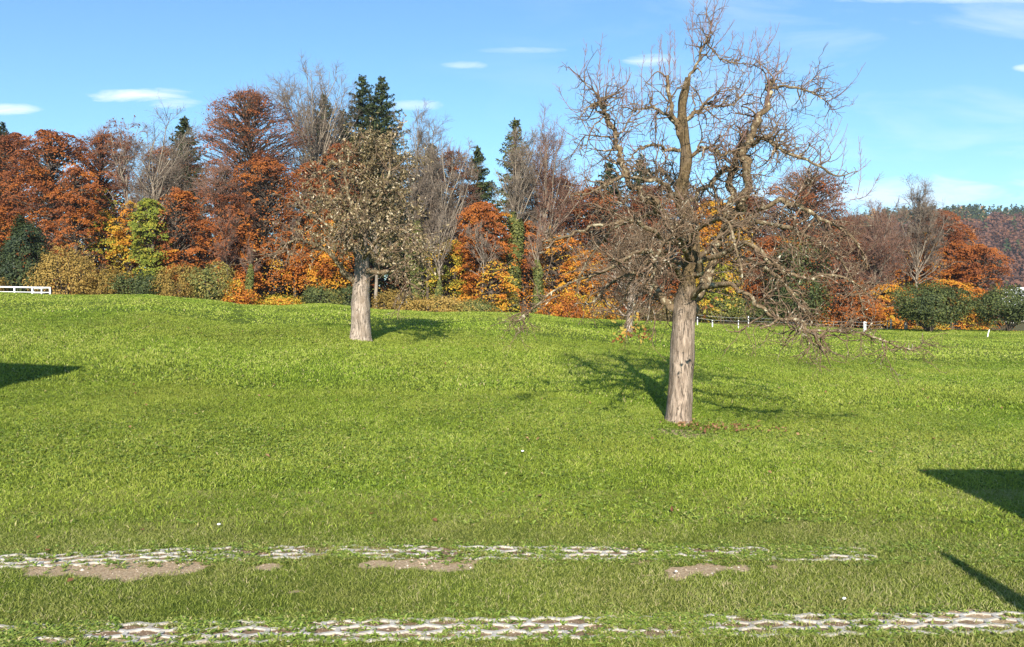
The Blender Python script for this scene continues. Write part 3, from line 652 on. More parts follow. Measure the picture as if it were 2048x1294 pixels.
# third, small one behind the big tree
def bare_tree(name, px, ptop, hw, d, label, group=None, twig=None, bark=None, lean=0, density=1.0, up=.5, trunk_w=.22, fork=.35, leafy=None, zroot=None, ivy=None):
    x = (px - 1024) / F * d; z0 = gp(x, d) if zroot is None else zroot
    H = float(W(px, ptop, d)[2] - z0); o = empty(name, (x, d, z0), label, 'tree', group)
    hwm = hw / F * d
    hwm *= 1.3; up *= .6
    K = 12; zz = np.linspace(-.15, H * .84, K); tr = np.stack([lean * zz / H + .02 * H * np.sin(zz * 1.1 + px) * (zz / H), .02 * H * np.cos(zz * .9 + px) * (zz / H), zz], -1)
    R = trunk_w * (1 - zz / H * 1.02).clip(.08); mb = MB(); mb.tubes(tr, R, 9)
    n1 = int(30 * density) + 4; zt = H * (fork + (1 - fork) * rng.uniform(.05, 1, n1)); an = rng.uniform(0, 6.28, n1)
    u_ = (zt / H - fork) / (1 - fork); pr_ = np.where(u_ < .5, .55 + .9 * u_, np.sqrt(np.clip(1 - ((u_ - .5) / .5) ** 2, 0, 1))) * rng.uniform(.35, 1, n1) ** .5
    ex = hwm * pr_ * np.cos(an); ey = hwm * pr_ * np.sin(an); zs = H * fork * .8 + (zt - H * fork * .8) * rng.uniform(.15, .6, n1); zs = np.minimum(zs, zt - .75 * hwm * pr_); zs = np.clip(zs, H * .12, H * .8)
    st = np.stack([np.interp(zs, tr[:, 2], tr[:, 0]), np.interp(zs, tr[:, 2], tr[:, 1]), zs], -1); s_ = np.linspace(0, 1, 9)[None]
    cx0 = np.interp(zt, tr[:, 2], tr[:, 0]); fo = s_ ** .95; fv = s_ ** (.92 + .15 * up)
    l1 = np.stack([st[:, :1] + (ex + cx0 - st[:, 0])[:, None] * fo, st[:, 1:2] + ey[:, None] * fo, st[:, 2:] + (zt - zs)[:, None] * fv], -1)
    l1[:, 1:] += np.cumsum(rng.normal(size=(n1, 8, 3)) * .05, axis=1)
    r1 = np.linspace(trunk_w * .30, .018, 9)[None] * np.ones((n1, 1))
    mb.tubes(l1, r1, 6); mb.build('trunk', bark or PALEB, o)
    l2, r2 = grow(l1, r1, int(170 * density), (.25, 1), hwm * .40, (25, 60), .15 * up, .10, 7, (.03, .012), .06 * up)
    l2b, r2b = grow(tr[None], R[None], int(24 * density), (.6, 1), hwm * .4, (25, 60), .3 * up, .1, 7, (.03, .012), .1 * up)
    l2 = np.concatenate([l2, l2b]); r2 = np.concatenate([r2, r2b])
    l3, r3 = grow(l2, r2, int(1700 * density), (.15, 1), hwm * .22, (25, 60), .12 * up, .12, 5, (.013, .007), .05 * up)
    l4, r4 = grow(l3, r3, int(5000 * density), (.1, 1), hwm * .12, (25, 60), .12 * up, .12, 4, (.007, .005))
    mb = MB(); mb.tubes(l2, r2, 4); mb.tubes(l3, r3, 3); mb.tubes(l4, r4, 3); mb.build('crown', twig or GREYT, o)
    if leafy:
        tint, num, zr = leafy
        C = l4[rng.integers(0, len(l4), num), rng.integers(0, 4, num)]; C = C[(C[:, 2] > H * zr[0]) & (C[:, 2] < H * zr[1])]
        v, q = cards(C + rng.normal(size=C.shape) * .1, .2, np.array([0, -.3, .8]), .6)
        mesh('foliage', v, q, None, AUT, o, {'tint': np.repeat(np.clip(tint + .08 * rng.normal(size=len(C)), 0, 1), 4)}, False)
    if ivy:
        y0, y1, w = ivy; za = W(px, y1, d)[2] - z0; zb = W(px, y0, d)[2] - z0; za = max(za, 0)
        n = int(2600 * (zb - za) / 6 * (w / 28)); z_ = rng.uniform(za, zb, n); a_ = rng.uniform(0, 6.28, n)
        rr = w / 2 / F * d * (.80 + .22 * lf(np.stack([np.cos(a_) * 1.0, np.sin(a_), z_ * .8], -1), 1.6, int(px))) * np.clip((zb - z_) / 1.2 + .35, 0, 1) * rng.uniform(.75, 1.05, n)
        cx_ = np.interp(z_, tr[:, 2], tr[:, 0]); cy_ = np.interp(z_, tr[:, 2], tr[:, 1])
        C = np.stack([cx_ + rr * np.cos(a_), cy_ + rr * np.sin(a_), z_], -1); nr = np.stack([np.cos(a_), np.sin(a_), .5 + 0 * a_], -1)
        v, q = cards(C, .19, nr, .4, .8); mesh('ivy', v, q, None, GRN, o, {'tint': np.repeat(np.clip(rng.normal(.70, .10, n), 0, .9), 4)}, False)
    return o

x3 = (1258 - 1024) / F * 33
bare_tree('fruit_tree', 1258, 465, 78, 33, 'small leafless fruit tree half hidden behind the left branches of the big bare tree', None, TWIG, OLDBARK2, .1, .75, -.05, .15, .28)

# ------------------------------------------------------------------ woodland trees
def beech(px, ptop, hw, d, label, tint, low=.12, n=170, zroot=None, spread=.13, shape=.62, name='beech_tree', leaf=.16, airy=0, group='autumn trees along the edge of the wood', cat='tree', trunk=.24, mat=None, flat=.16, ptint=0.0, hfront=0.0):
    x = (px - 1024) / F * d; z0 = gp(x, d) if zroot is None else zroot
    H = float(W(px, ptop, d)[2] - z0); w = hw / F * d; o = empty(name, (x, d, z0), label, cat, group); seed = int(px * 7 + ptop); n = int(n * 1.9)
    # crown envelope: widest at shape*H
    t = rng.uniform(0, 1, n) ** .8; zc = H * (low + (1 - low) * t) * .985
    prof = np.where(t < shape, .72 + .28 * np.sin(t / shape * math.pi / 2), np.sqrt(np.clip(1 - ((t - shape) / (1 - shape)) ** 2.2, 0, 1)))
    a = rng.uniform(0, 2 * math.pi, n); rad = rng.uniform(.06, 1.0, n) ** .42
    lump = 1 + .30 * lf(np.stack([np.cos(a) * 2, np.sin(a) * 2, zc * .8], -1), 1.3, seed)
    rr = w * prof * rad * lump * 1.08
    C = np.stack([rr * np.cos(a), rr * np.sin(a) * .85, zc], -1)
    K = 10; zz = np.linspace(-.2, H * .9, K); tr = np.stack([.25 * np.sin(zz * .5 + px), .25 * np.cos(zz * .4 + px), zz], -1); R = trunk * (1 - zz / H * .9).clip(.05)
    mb = MB(); mb.tubes(tr, R, 8)
    # a branch to every spray
    sz = np.clip(zc - (.25 + .45 * rad) * rr.clip(.5), H * .06, H * .86); st = np.stack([np.interp(sz, tr[:, 2], tr[:, 0]), np.interp(sz, tr[:, 2], tr[:, 1]), sz], -1)
    s = np.linspace(0, 1, 6)[None, :, None]; P = st[:, None] * (1 - s) + C[:, None] * s; P[:, :, 2] += (np.sin(s[..., 0] * math.pi) * .12 * rr[:, None]); P[:, 1:-1] += rng.normal(size=(n, 4, 3)) * .12
    rb = np.linspace(.055, .018, 6)[None] * np.ones((n, 1)); mb.tubes(P, rb, 4); mb.build('trunk', bark_for(tint), o)
    # sprays of leaves
    per = rng.integers(34, 84, n) if not airy else rng.integers(18, 60, n)
    if airy: per = np.where(t > .5, (per * (1 - airy * rng.uniform(.3, 1, n))).astype(int), per)
    per = np.where(lf(C, .55, seed + 3) + .5 * lf(C, 1.3, seed + 4) < -.55, per // 6, (per * 1.1).astype(int))
    idx = np.repeat(np.arange(n), np.maximum(per, 0)); m = len(idx)
    out = unit(np.stack([np.cos(a), np.sin(a), 0 * a], -1)); nrm = unit(np.array([0, 0, 1.0]) + .45 * out * rad[:, None] + .32 * rng.normal(size=(n, 3)))
    sr = w * .12 + .38; sr = sr * rng.uniform(.5, 1.5, n); flat = flat * rng.uniform(.5, 2.2, n)
    A1 = unit(np.cross(nrm, rng.normal(size=(n, 3)))); A2 = np.cross(nrm, A1)
    g = rng.normal(size=(m, 2)) * .5; h = rng.normal(size=m) * flat[idx] * .35
    Pn = C[idx] + (sr * (1.15 - .35 * t))[idx, None] * (A1[idx] * g[:, :1] + A2[idx] * g[:, 1:] + nrm[idx] * h[:, None]) - np.array([0, 0, 1.0]) * (sr[idx] * .25 * (g ** 2).sum(1))[:, None]
    v, q = cards(Pn, leaf, nrm[idx] + np.array([0, -.35, 0]), .5, .6)
    hh = Pn[:, 2] / H
    tn = np.interp(hh, [0, .35, .7, 1], [tint[0], (tint[0] * .6 + tint[1] * .4), tint[1], tint[1]]) + .8 * spread * lf(Pn, .5, seed) + .04 + spread * .7 * rng.normal(size=n)[idx] + .04 * rng.normal(size=m)
    mesh('crown', v, q, None, mat or AUT, o, {'tint': np.repeat(np.clip(tn, 0, 1), 4)}, False)
    if airy:
        l, r = grow(P, rb, int(n * 8), (.6, 1), .9, (20, 50), .25, .12, 4, (.012, .007)); mb = MB(); mb.tubes(l, r, 3); mb.build('twigs', REDT, o)
    return o
def bark_for(t): return DARKB
def spruce(px, ptop, hw, d, label, tint=.3, low=.1, zroot=None, name='spruce_tree', open_=0.0, group='dark spruces rising out of the wood'):
    x = (px - 1024) / F * d; z0 = gp(x, d) if zroot is None else zroot
    H = float(W(px, ptop, d)[2] - z0); w = hw / F * d; o = empty(name, (x, d, z0), label, 'tree', group)
    K = 8; zz = np.linspace(-.2, H, K); tr = np.stack([0 * zz, 0 * zz, zz], -1); R = .2 * (1 - zz / H * .95).clip(.05); mb = MB(); mb.tubes(tr, R, 7)
    lev = np.arange(H * low, H * .985, .42); lev = lev + rng.uniform(-.12, .12, len(lev)); per = 13
    zb = np.repeat(lev, per); n = len(zb); zb = zb + rng.uniform(-.25, .25, n); a = rng.uniform(0, 2 * math.pi, n); q_ = np.clip(1 - zb / H, .012, 1)
    L = w * 3.0 * q_ ** .78 * rng.uniform(.55, 1.12, n) + .10; L *= (rng.uniform(0, 1, n) > open_ * .5) * 1.0 + .02
    s = np.linspace(0, 1, 6)[None]; dr = (.10 + .38 * q_)[:, None]
    P = np.stack([np.cos(a)[:, None] * L[:, None] * s, np.sin(a)[:, None] * L[:, None] * s, zb[:, None] + L[:, None] * (-dr * s + .22 * s ** 3) + .15 * (1 - q_)[:, None] * s], -1)
    mb.tubes(P, np.linspace(.03, .012, 6)[None] * np.ones((n, 1)), 3); mb.build('trunk', DARKB, o)
    per2 = np.clip(L * 24, 4, 90).astype(int); idx = np.repeat(np.arange(n), per2); m = len(idx); u = rng.uniform(.12, 1, m); k = (u * 5 - 1e-4).clip(0, 4.999); i = k.astype(int); f = (k - i)[:, None]
    C = P[idx, i] * (1 - f) + P[idx, i + 1] * f
    side = np.stack([-np.sin(a[idx]), np.cos(a[idx]), 0 * u], -1); sd_ = rng.normal(size=m) * .17 * L[idx] * (1.15 - u)
    C = C + side * sd_[:, None] - np.array([0, 0, 1.0]) * (np.abs(rng.normal(size=m)) * .13)[:, None]
    out = np.stack([np.cos(a[idx]), np.sin(a[idx]), 0 * u], -1)
    v, q = cards(C, .34, np.array([0, 0, .8]) + out * .5, .4, .34, droop=.25)
    mesh('crown', v, q, None, GRN, o, {'tint': np.repeat(np.clip(tint + .09 * rng.normal(size=m), 0, 1), 4)}, False)
    return o
def bush(px, ptop, hw, d, label, tint, mat=None, name='shrub', pbase=None, leaf=.15, n=5200, group='shrubs along the foot of the wood', cat='shrub', lumps=.30, depth=.8, cone=0, stem=False, fill=1.0):
    x = (px - 1024) / F * d; z0 = gp(x, d); H = float(W(px, ptop, d)[2] - z0); w = hw / F * d; o = empty(name, (x, d, z0), label, cat, group); seed = int(px * 3 + ptop)
    th = np.arccos(rng.uniform(-.92, 1, n)); a = rng.uniform(0, 6.283, n); rad = rng.uniform(.25, 1, n) ** .42
    dv = np.stack([np.sin(th) * np.cos(a), np.sin(th) * np.sin(a), np.cos(th)], -1)
    lump = 1 + lumps * lf(dv, 3.0, seed) + lumps * .5 * lf(dv, 7, seed + 1)
    cz = H * (.56 if stem else .48); hz = H - cz
    taper = 1 - cone * (dv[:, 2] * .5 + .5)
    C = np.stack([dv[:, 0] * w * rad * lump * taper, dv[:, 1] * w * depth * rad * lump * taper, cz + dv[:, 2] * hz * rad * np.clip(lump, 0, 1.12)], -1)
    C[:, 2] = np.abs(C[:, 2])
    C = C + dv * (.16 * np.maximum(lf(dv, 16, seed + 9), 0) + .07 * rng.exponential(1, n))[:, None]
    keep = lf(C, 3.0, seed + 5) > -.55; C = C[keep]; dv = dv[keep]
    v, q = cards(C, leaf, dv + np.array([0, 0, .4]), .6, .6)
    tn = tint + .14 * lf(C, 1.1, seed) + .12 * rng.normal(size=len(C))
    mb = MB(); ns = 9 if not stem else 14; e = dv[:ns] * np.array([w * .7, w * .5, hz * .7]) + [0, 0, cz]; s = np.linspace(0, 1, 5)[None, :, None]
    st = np.array([[0, 0, -.1]]) + rng.normal(size=(ns, 3)) * (.03 if stem else .2) * [1, 1, 0]
    P = st[:, None] * (1 - s) + e[:, None] * s; mb.tubes(P, np.linspace(.05, .02, 5)[None] * np.ones((ns, 1)), 5)
    if stem: mb.tubes(np.array([[0, 0, -.2], [0.02, 0, H * .2], [0, 0, H * .55]]), np.array([.09, .075, .05]), 8)
    mb.build('stems' if not stem else 'trunk', DARKB, o)
    mesh('crown', v, q, None, mat or GRN, o, {'tint': np.repeat(np.clip(tn, 0, 1), 4)}, False)
    return o

# rear, high trees first
spruce(373, 232, 42, 72, 'dark spruce poking up between the rusty beeches at left, left of the tallest beech', .34)
spruce(12, 245, 30, 76, 'spruce tip just above the rusty crowns at the far left edge', .3)
spruce(651, 190, 44, 78, 'spruce seen through the bare fan of the tall ash', .25)
spruce(688, 216, 36, 80, 'lower spruce between the bare ash and the twin spruces', .28)
spruce(727, 150, 52, 74, 'left one of the tall twin spruces above the withered fruit tree', .3, .25, open_=.5)
spruce(765, 152, 54, 72, 'right one of the tall twin spruces above the withered fruit tree', .33, .25, open_=.5)
spruce(865, 284, 36, 78, 'short dark spruce behind the fan shaped bare crowns right of the twin spruces', .3)
spruce(955, 290, 34, 72, 'slim bluish spruce in the gap left of the bare topped conifer', .4)
spruce(1030, 234, 40, 70, 'brownish conifer with a bare twiggy outline at the centre of the wood', .62, .25, open_=.9)
spruce(1216, 318, 36, 84, 'left dark spruce top seen through the big bare tree', .25)
spruce(1281, 308, 34, 84, 'right dark spruce top seen through the big bare tree', .22)

beech(-60, 250, 90, 66, 'russet beech cut by the left edge of the photo', (.45, .2))
beech(35, 262, 75, 67, 'dark rusty beech at the far left behind the dark green yew', (.5, .2))
beech(112, 258, 78, 63, 'broad rusty red beech above the golden shrub at left', (.46, .2), n=230, hfront=0)
beech(158, 330, 44, 60, 'low orange beech leaning beside the dark gap at left', (.47, .3), n=110)
beech(212, 262, 62, 69, 'brownish red beech crown between the broad left beech and the bare tree', (.55, .16), .35, airy=.4)
beech(330, 290, 58, 71, 'brown beech crown behind the bare tree at left', (.5, .2), .3, airy=.3)
beech(208, 372, 36, 62, 'slim yellow green tree in front of the dark gap at left', (.75, .80), .22, n=70, name='young_tree')
beech(262, 400, 42, 61, 'golden yellow young tree beside the leafy green column', (.74, .62), .16, n=95, name='young_tree')
beech(300, 395, 30, 59, 'yellow green leafy column below the bare tree at left', (.97, .93), .14, n=90, name='young_tree', spread=.04)
beech(360, 378, 46, 60, 'bright orange red beech standing low beside the dark spruce', (.5, .38), .1, n=130)
bare_tree('bare_tree', 300, 214, 62, 64, 'bare pale stemmed tree rising above the rusty crowns at left', 'leafless trees in the wood', GREYT, PALEB, .5, .8, .7, .2, .45)
bare_tree('bare_tree', 262, 222, 40, 65, 'thin bare tree with a few brown leaves, left of the pale stemmed one', 'leafless trees in the wood', REDT, PALEB, -.6, .5, .7, .14, .5, leafy=(.15, 900, (.6, 1)))
beech(505, 178, 98, 68, 'tallest beech with airy rusty crown rising above all at left centre', (.5, .17), .28, n=330, airy=.55, shape=.66, trunk=.35)
beech(452, 330, 52, 62, 'rusty brown beech with a visible stem under the tallest beech', (.3, .24), .16, n=150, airy=.25)
beech(530, 310, 70, 63, 'orange beech filling the foot of the tallest beech', (.56, .34), .2, n=220)
beech(480, 420, 40, 60, 'small orange beech at the foot of the wood, left of the ivy clad stump', (.5, .42), .12, n=100)
beech(625, 320, 58, 64, 'orange beech behind the left branches of the withered fruit tree', (.55, .3), .2, n=190)
beech(690, 282, 50, 70, 'rusty crown showing over the withered fruit tree', (.45, .2), .3, n=130)
beech(660, 440, 52, 61, 'glowing orange beech low behind the withered fruit tree', (.6, .44), .3, n=130)
bare_tree('bare_tree', 640, 128, 66, 70, 'tall bare ash with a rounded fan of twigs left of the twin spruces', 'leafless trees in the wood', GREYT, PALEB, -.5, 1.2, 1.0, .24, .55)
bare_tree('bare_tree', 845, 222, 60, 66, 'bare tree with an upswept fan of fine twigs right of the twin spruces', 'leafless trees in the wood', GREYT, PALEB, -.3, 1.1, 1.1, .2, .4)
bare_tree('bare_tree', 880, 250, 48, 64, 'bare tree with pale leaning stem left of the sky gap', 'leafless trees in the wood', GREYT, PALEB, 1.0, .7, 1.0, .16, .3)
bare_tree('bare_tree', 828, 300, 30, 62, 'bare stem thickly wrapped in ivy, left of the pale leaning stem', 'leafless trees in the wood', GREYT, DARKB, .1, .35, 1.0, .2, .6, ivy=(440, 618, 34))
bare_tree('bare_tree', 752, 420, 26, 56, 'short stem with a pale bare foot just right of the withered fruit tree trunk', 'leafless trees in the wood', GREYT, PALEB, .0, .3, .8, .17, .5)
bare_tree('bare_tree', 872, 400, 28, 60, 'slender leaning bare stem beside the ivy clad one', 'leafless trees in the wood', GREYT, PALEB, .6, .35, 1.0, .11, .4, ivy=(560, 618, 16))
for px_, tp_, d_, ln_, lab_ in ((856, 330, 63, .1, 'dark upright stem between the ivy clad one and the leaning pale one'), (888, 360, 67, -.4, 'dark bare stem leaning left beneath the sky gap'), (928, 420, 66, .3, 'thin dark stem right of the sky gap'), (1052, 380, 64, .2, 'dark bare stem between the two ivy columns'), (405, 330, 66, .2, 'dark bare stem in the shady gap left of the tallest beech'), (590, 400, 63, -.2, 'dark bare stem over the shady hollow left of the withered fruit tree')):
    bare_tree('bare_tree', px_, tp_, 26, d_, lab_, 'leafless trees in the wood', GREYT, DARKB, ln_, .4, .9, .17, .45)
beech(905, 298, 52, 69, 'sparse brown beech above the sky gap at the centre', (.3, .14), .42, n=120, airy=.75)
beech(905, 480, 56, 64, 'olive and gold young trees low at the centre', (.84, .78), .06, n=110, name='young_tree')
beech(968, 402, 50, 61, 'glowing orange young beech left of the tall ivy clad stem', (.62, .38), .06, n=170)
beech(990, 520, 34, 58, 'bright yellow low beech beside the tall ivy clad stem', (.7, .62), .05, n=80)
bare_tree('bare_tree', 965, 430, 30, 58, 'thin pale sapling stem in front of the orange young beech', 'leafless trees in the wood', GREYT, PALEB, 0, .25, .9, .07, .4)
bare_tree('bare_tree', 1025, 250, 44, 62, 'bare tree whose tall stem carries a thick ivy column at the centre', 'leafless trees in the wood', GREYT, PALEB, .4, .8, 1.0, .19, .5, ivy=(425, 622, 36))
bare_tree('bare_tree', 1088, 262, 66, 65, 'broad bare tree with reddish twigs right of the tall ivy column', 'leafless trees in the wood', REDT, PALEB, .2, 1.3, .9, .2, .35, leafy=(.16, 1500, (.4, .8)))
bare_tree('bare_tree', 1073, 420, 22, 60, 'thin stem with a short ivy column, next to the thick one', 'leafless trees in the wood', REDT, PALEB, .2, .3, 1.0, .12, .5, ivy=(520, 628, 22))
beech(1120, 350, 70, 70, 'reddish brown crown behind the broad bare tree', (.3, .14), .2, n=170, airy=.5)
beech(1052, 440, 40, 64, 'orange and gold beech between the two ivy columns', (.62, .48), .06, n=110)
beech(1120, 470, 52, 62, 'orange beech with yellow tiers at the left tips of the big bare tree', (.66, .55), .05, n=160)
beech(1190, 372, 66, 68, 'rusty red beech behind the left branches of the big bare tree', (.4, .18), .15, n=190)
beech(1180, 500, 54, 61, 'golden orange low beech behind the left branches of the big bare tree', (.66, .5), .04, n=130)
beech(1300, 368, 80, 73, 'dark brown beech behind the trunk of the big bare tree', (.25, .12), .15, n=200)
beech(1430, 400, 56, 65, 'golden yellow tree glowing between the leaders of the big bare tree', (.72, .68), .15, n=150, name='maple_tree')
beech(1385, 385, 74, 76, 'brown crown behind the golden tree', (.3, .14), .2, n=150, airy=.3)
beech(1500, 392, 70, 72, 'brown and copper crown right of the golden tree', (.35, .16), .12, n=180)
beech(1420, 520, 56, 61, 'olive gold thicket behind the fork of the big bare tree', (.8, .84), .05, n=110, name='young_tree')
beech(1250, 540, 66, 62, 'dull brown thicket behind the small leafless fruit tree', (.24, .22), .05, n=110, name='young_tree')
beech(1320, 520, 60, 62, 'olive brown thicket beside the trunk of the big bare tree', (.86, .2), .05, n=110, name='young_tree')
beech(1610, 334, 92, 68, 'round rusty beech behind the right branches of the big bare tree', (.34, .19), .12, n=300, airy=.3)
beech(1545, 470, 62, 64, 'copper beech low behind the right branches of the big bare tree', (.46, .26), .05, n=140)
bush(1590, 476, 70, 61, 'large dark green holly behind the right branches of the big bare tree', .38, name='holly_tree', cat='tree', n=9000, leaf=.19, lumps=.26, cone=.2)
beech(1700, 432, 58, 69, 'reddish brown crown at the right end of the wood', (.3, .14), .1, n=160, airy=.6)
bare_tree('bare_tree', 1745, 415, 52, 66, 'bare reddish tree with pale forking stem at the right end of the wood', 'leafless trees in the wood', REDT, PALEB, .3, 1.0, .8, .14, .3, leafy=(.13, 900, (.2, .7)))
bare_tree('bare_tree', 1690, 440, 50, 67, 'bare brown twiggy tree right of the round rusty beech', 'leafless trees in the wood', REDT, GREYT, .1, 1.0, .8, .13, .25, leafy=(.13, 900, (.1, .8)))
bare_tree('bare_tree', 1835, 372, 52, 68, 'tallest bare tree at right with a pale stem above the orange crowns', 'leafless trees in the wood', GREYT, PALEB, -.2, .9, .9, .15, .4)
bare_tree('bare_tree', 1772, 400, 38, 70, 'small bare crown in front of the distant hill at right', 'leafless trees in the wood', REDT, GREYT, .1, .6, .8, .11, .4, ivy=(560, 650, 22))
beech(1880, 418, 64, 72, 'large orange brown beech in front of the wooded hill at right', (.5, .33), .12, n=230)
beech(1830, 450, 44, 70, 'golden brown crown left of the large orange beech at right', (.68, .48), .1, n=120)
beech(1955, 488, 52, 69, 'orange beech at the right end sloping down to the dark shrub', (.56, .42), .06, n=180)
beech(1900, 560, 60, 66, 'yellow and orange low foliage between the two dark round trees', (.68, .6), .04, n=120)
beech(1690, 560, 60, 62, 'copper coloured thicket low at right above the mown bank', (.4, .26), .02, n=140, name='young_tree')
beech(1770, 570, 44, 63, 'orange thicket behind the stout white post', (.6, .5), .03, n=90, name='young_tree')

# shrubs at the foot
bush(48, 432, 56, 52, 'tall dark green yew above the white railing at left', .33, name='yew_tree', cat='tree', n=15000, leaf=.17, cone=.45, lumps=.28)
bush(-35, 470, 50, 53, 'dark green yew at the left edge, partly cut off', .33, name='yew_tree', cat='tree', n=11000, leaf=.17, cone=.3)
bush(130, 494, 62, 50, 'golden brown round shrub right of the yew', .68, GOLD, n=8000, lumps=.24, leaf=.13)
bush(-20, 545, 32, 49.5, 'golden brown shrub behind the white railing at the left edge', .68, GOLD, n=2500, leaf=.13)
bush(222, 533, 38, 50, 'smaller golden shrub right of the round golden one', .68, GOLD, n=4500, leaf=.13)
bush(285, 548, 56, 50, 'low rounded dark green shrub left of centre of the wood edge', .48, n=6500, leaf=.13, lumps=.24)
bush(360, 535, 48, 49.5, 'khaki brown shrub between dark green and yellow green ones', .68, GOLD, n=5500, leaf=.12)
bush(425, 530, 46, 49, 'yellow green shrub at the bend of the wood edge', .82, n=5000, leaf=.13)
bush(478, 566, 32, 49, 'orange low shrub right of the yellow green one', .66, AUT, n=2600, leaf=.14)
bush(560, 594, 50, 50, 'low mixed yellow bramble under the tallest beech', .74, AUT, n=3800, leaf=.13)
bush(640, 572, 40, 52, 'dark green and yellow shrub left of the withered fruit tree trunk', .62, n=4200, leaf=.14)
bush(695, 572, 38, 53, 'dark green shrub behind the withered fruit tree trunk', .5, n=3000, leaf=.14)
bush(790, 585, 50, 51, 'low yellow brown undergrowth right of the withered fruit tree', .68, GOLD, n=4200, leaf=.13)
bush(880, 594, 55, 51, 'low olive undergrowth at the foot of the bare stems', .68, GOLD, n=4200, leaf=.12)
bush(950, 600, 45, 51, 'low olive green undergrowth left of the tall ivy column', .74, n=3200, leaf=.12)
bush(1120, 590, 45, 53, 'orange undergrowth at the foot of the short ivy column', .55, AUT, n=3000, leaf=.14)
bush(1190, 598, 50, 54, 'golden orange undergrowth below the left branches of the big bare tree', .64, AUT, n=3400, leaf=.14)
bush(1275, 605, 55, 55, 'brown undergrowth behind the small leafless fruit tree', .45, BRN, n=3400, leaf=.14)
bush(1360, 600, 55, 58, 'dark brown undergrowth hidden behind the trunk of the big bare tree', .3, BRN, n=3000, leaf=.14)
bush(1450, 588, 60, 60, 'olive undergrowth right of the trunk of the big bare tree', .66, n=3800, leaf=.15)
bush(1530, 600, 50, 62, 'dark green undergrowth left of the copper thicket', .5, n=3200, leaf=.15)
bush(1860, 568, 74, 54, 'dark green round topped small tree on a short trunk at right', .54, name='round_tree', cat='tree', n=15000, leaf=.14, lumps=.2, stem=True, group='dark round trees at the right edge')
bush(2015, 572, 78, 55, 'dark green round small tree at the right edge, partly cut off', .56, name='round_tree', cat='tree', n=14000, leaf=.14, lumps=.2, stem=True, group='dark round trees at the right edge')
# ivy clad stump at left centre
bare_tree('bare_tree', 500, 470, 16, 54, 'short stem wrapped in dark ivy below the tallest beech', 'leafless trees in the wood', REDT, DARKB, 0, .2, 1, .13, .5, ivy=(530, 608, 19))
bare_tree('bare_tree', 452, 420, 30, 58, 'thin rusty stem between the yellow green shrub and the ivy clad stump', 'leafless trees in the wood', REDT, DARKB, .3, .3, .9, .12, .5, leafy=(.25, 500, (.3, 1)))

# inside of the wood, reads as one mass
def interior():
    mbt = MB(); Cs = []; Ns = []; Tt = []
    xs = list(np.arange(-500, 880, 27)) + list(np.arange(955, 1790, 27))
    for px in xs:
        for row in range(2):
            d = random.uniform(80, 92) + row * 12; pxx = px + random.uniform(-14, 14); x = (pxx - 1024) / F * d; z0 = gp(x, d)
            ptop = np.interp(pxx, [-500, 200, 420, 600, 860, 900, 960, 1100, 1500, 1780], [300, 345, 400, 330, 370, 520, 470, 400, 430, 500]) + random.uniform(0, 60)
            H = float(W(pxx, ptop, d)[2] - z0); mbt.tubes(np.array([[x, d, z0 - .2], [x + random.gauss(0, .2), d, z0 + H * .5], [x + random.gauss(0, .4), d, z0 + H]]), np.array([.2, .15, .04]), 6)
            n = 420; a = rng.uniform(0, 6.28, n); t = rng.uniform(.06, 1, n); rr = 2.6 * np.sqrt(rng.uniform(0, 1, n)) * (1.1 - t * .6)
            c = np.stack([x + rr * np.cos(a), d + rr * np.sin(a), z0 + t * H], -1); k = lf(c, .9, int(px) + 600) > -.35; c = c[k]
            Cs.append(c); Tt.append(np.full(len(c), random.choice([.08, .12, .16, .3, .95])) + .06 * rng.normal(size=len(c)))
    for row, d in enumerate((70, 76)):      # low understorey
        for px in np.arange(-300, 1800, 16):
            x = (px - 1024) / F * d + random.uniform(-.5, .5); z0 = gp(x, d); n = 150; hh = random.uniform(3.0, 6.5) * (1 if px < 1500 else .6); dv = unit(rng.normal(size=(n, 3)))
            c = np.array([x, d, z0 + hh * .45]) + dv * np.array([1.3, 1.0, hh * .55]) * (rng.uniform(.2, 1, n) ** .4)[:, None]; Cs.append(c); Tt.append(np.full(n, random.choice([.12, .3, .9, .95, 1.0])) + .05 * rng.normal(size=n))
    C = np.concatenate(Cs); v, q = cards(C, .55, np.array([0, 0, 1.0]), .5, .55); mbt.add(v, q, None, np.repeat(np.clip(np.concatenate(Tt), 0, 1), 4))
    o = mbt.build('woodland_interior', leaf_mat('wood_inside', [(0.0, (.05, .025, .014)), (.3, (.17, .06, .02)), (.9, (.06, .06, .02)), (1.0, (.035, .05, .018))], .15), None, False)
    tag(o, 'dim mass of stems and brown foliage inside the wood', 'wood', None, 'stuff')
interior()

# ------------------------------------------------------------------ distant hill
HX = [1000, 1400, 1600, 1700, 1800, 1880, 1930, 1990, 2048, 2300, 3000]
HY = [560, 500, 452, 436, 424, 418, 416, 414, 411, 395, 420]
def hill_z(px, t):
    return (CH + (600 - np.interp(px, HX, HY)) / F * 640 - 13) * (np.sin(t * math.pi / 2) ** 1.2)
pxs = np.linspace(900, 3200, 90); ts = np.linspace(0, 1.35, 30); HV = []
for t in ts:
    d = 330 + 310 * t
    for p in pxs:
        base = (p - 1024) / F * 520 * (d / 520) ** .9
        tt = min(t, 1.0); z = float(hill_z(p, tt)) + 2.5 * math.sin(p * .013 + t * 4) * t + (-60 * (t - 1) if t > 1 else 0)
        HV.append((base, d, z - 3.2))
i = (np.arange(len(ts) - 1)[:, None] * 90 + np.arange(89)[None]).ravel()
m, t_, out = mat_new('hill_ground'); principled(t_, out, ramp(t_, noise(t_, pos(t_), .05, 4), [(.4, (.07, .04, .03)), (.6, (.06, .06, .03))]), .95)
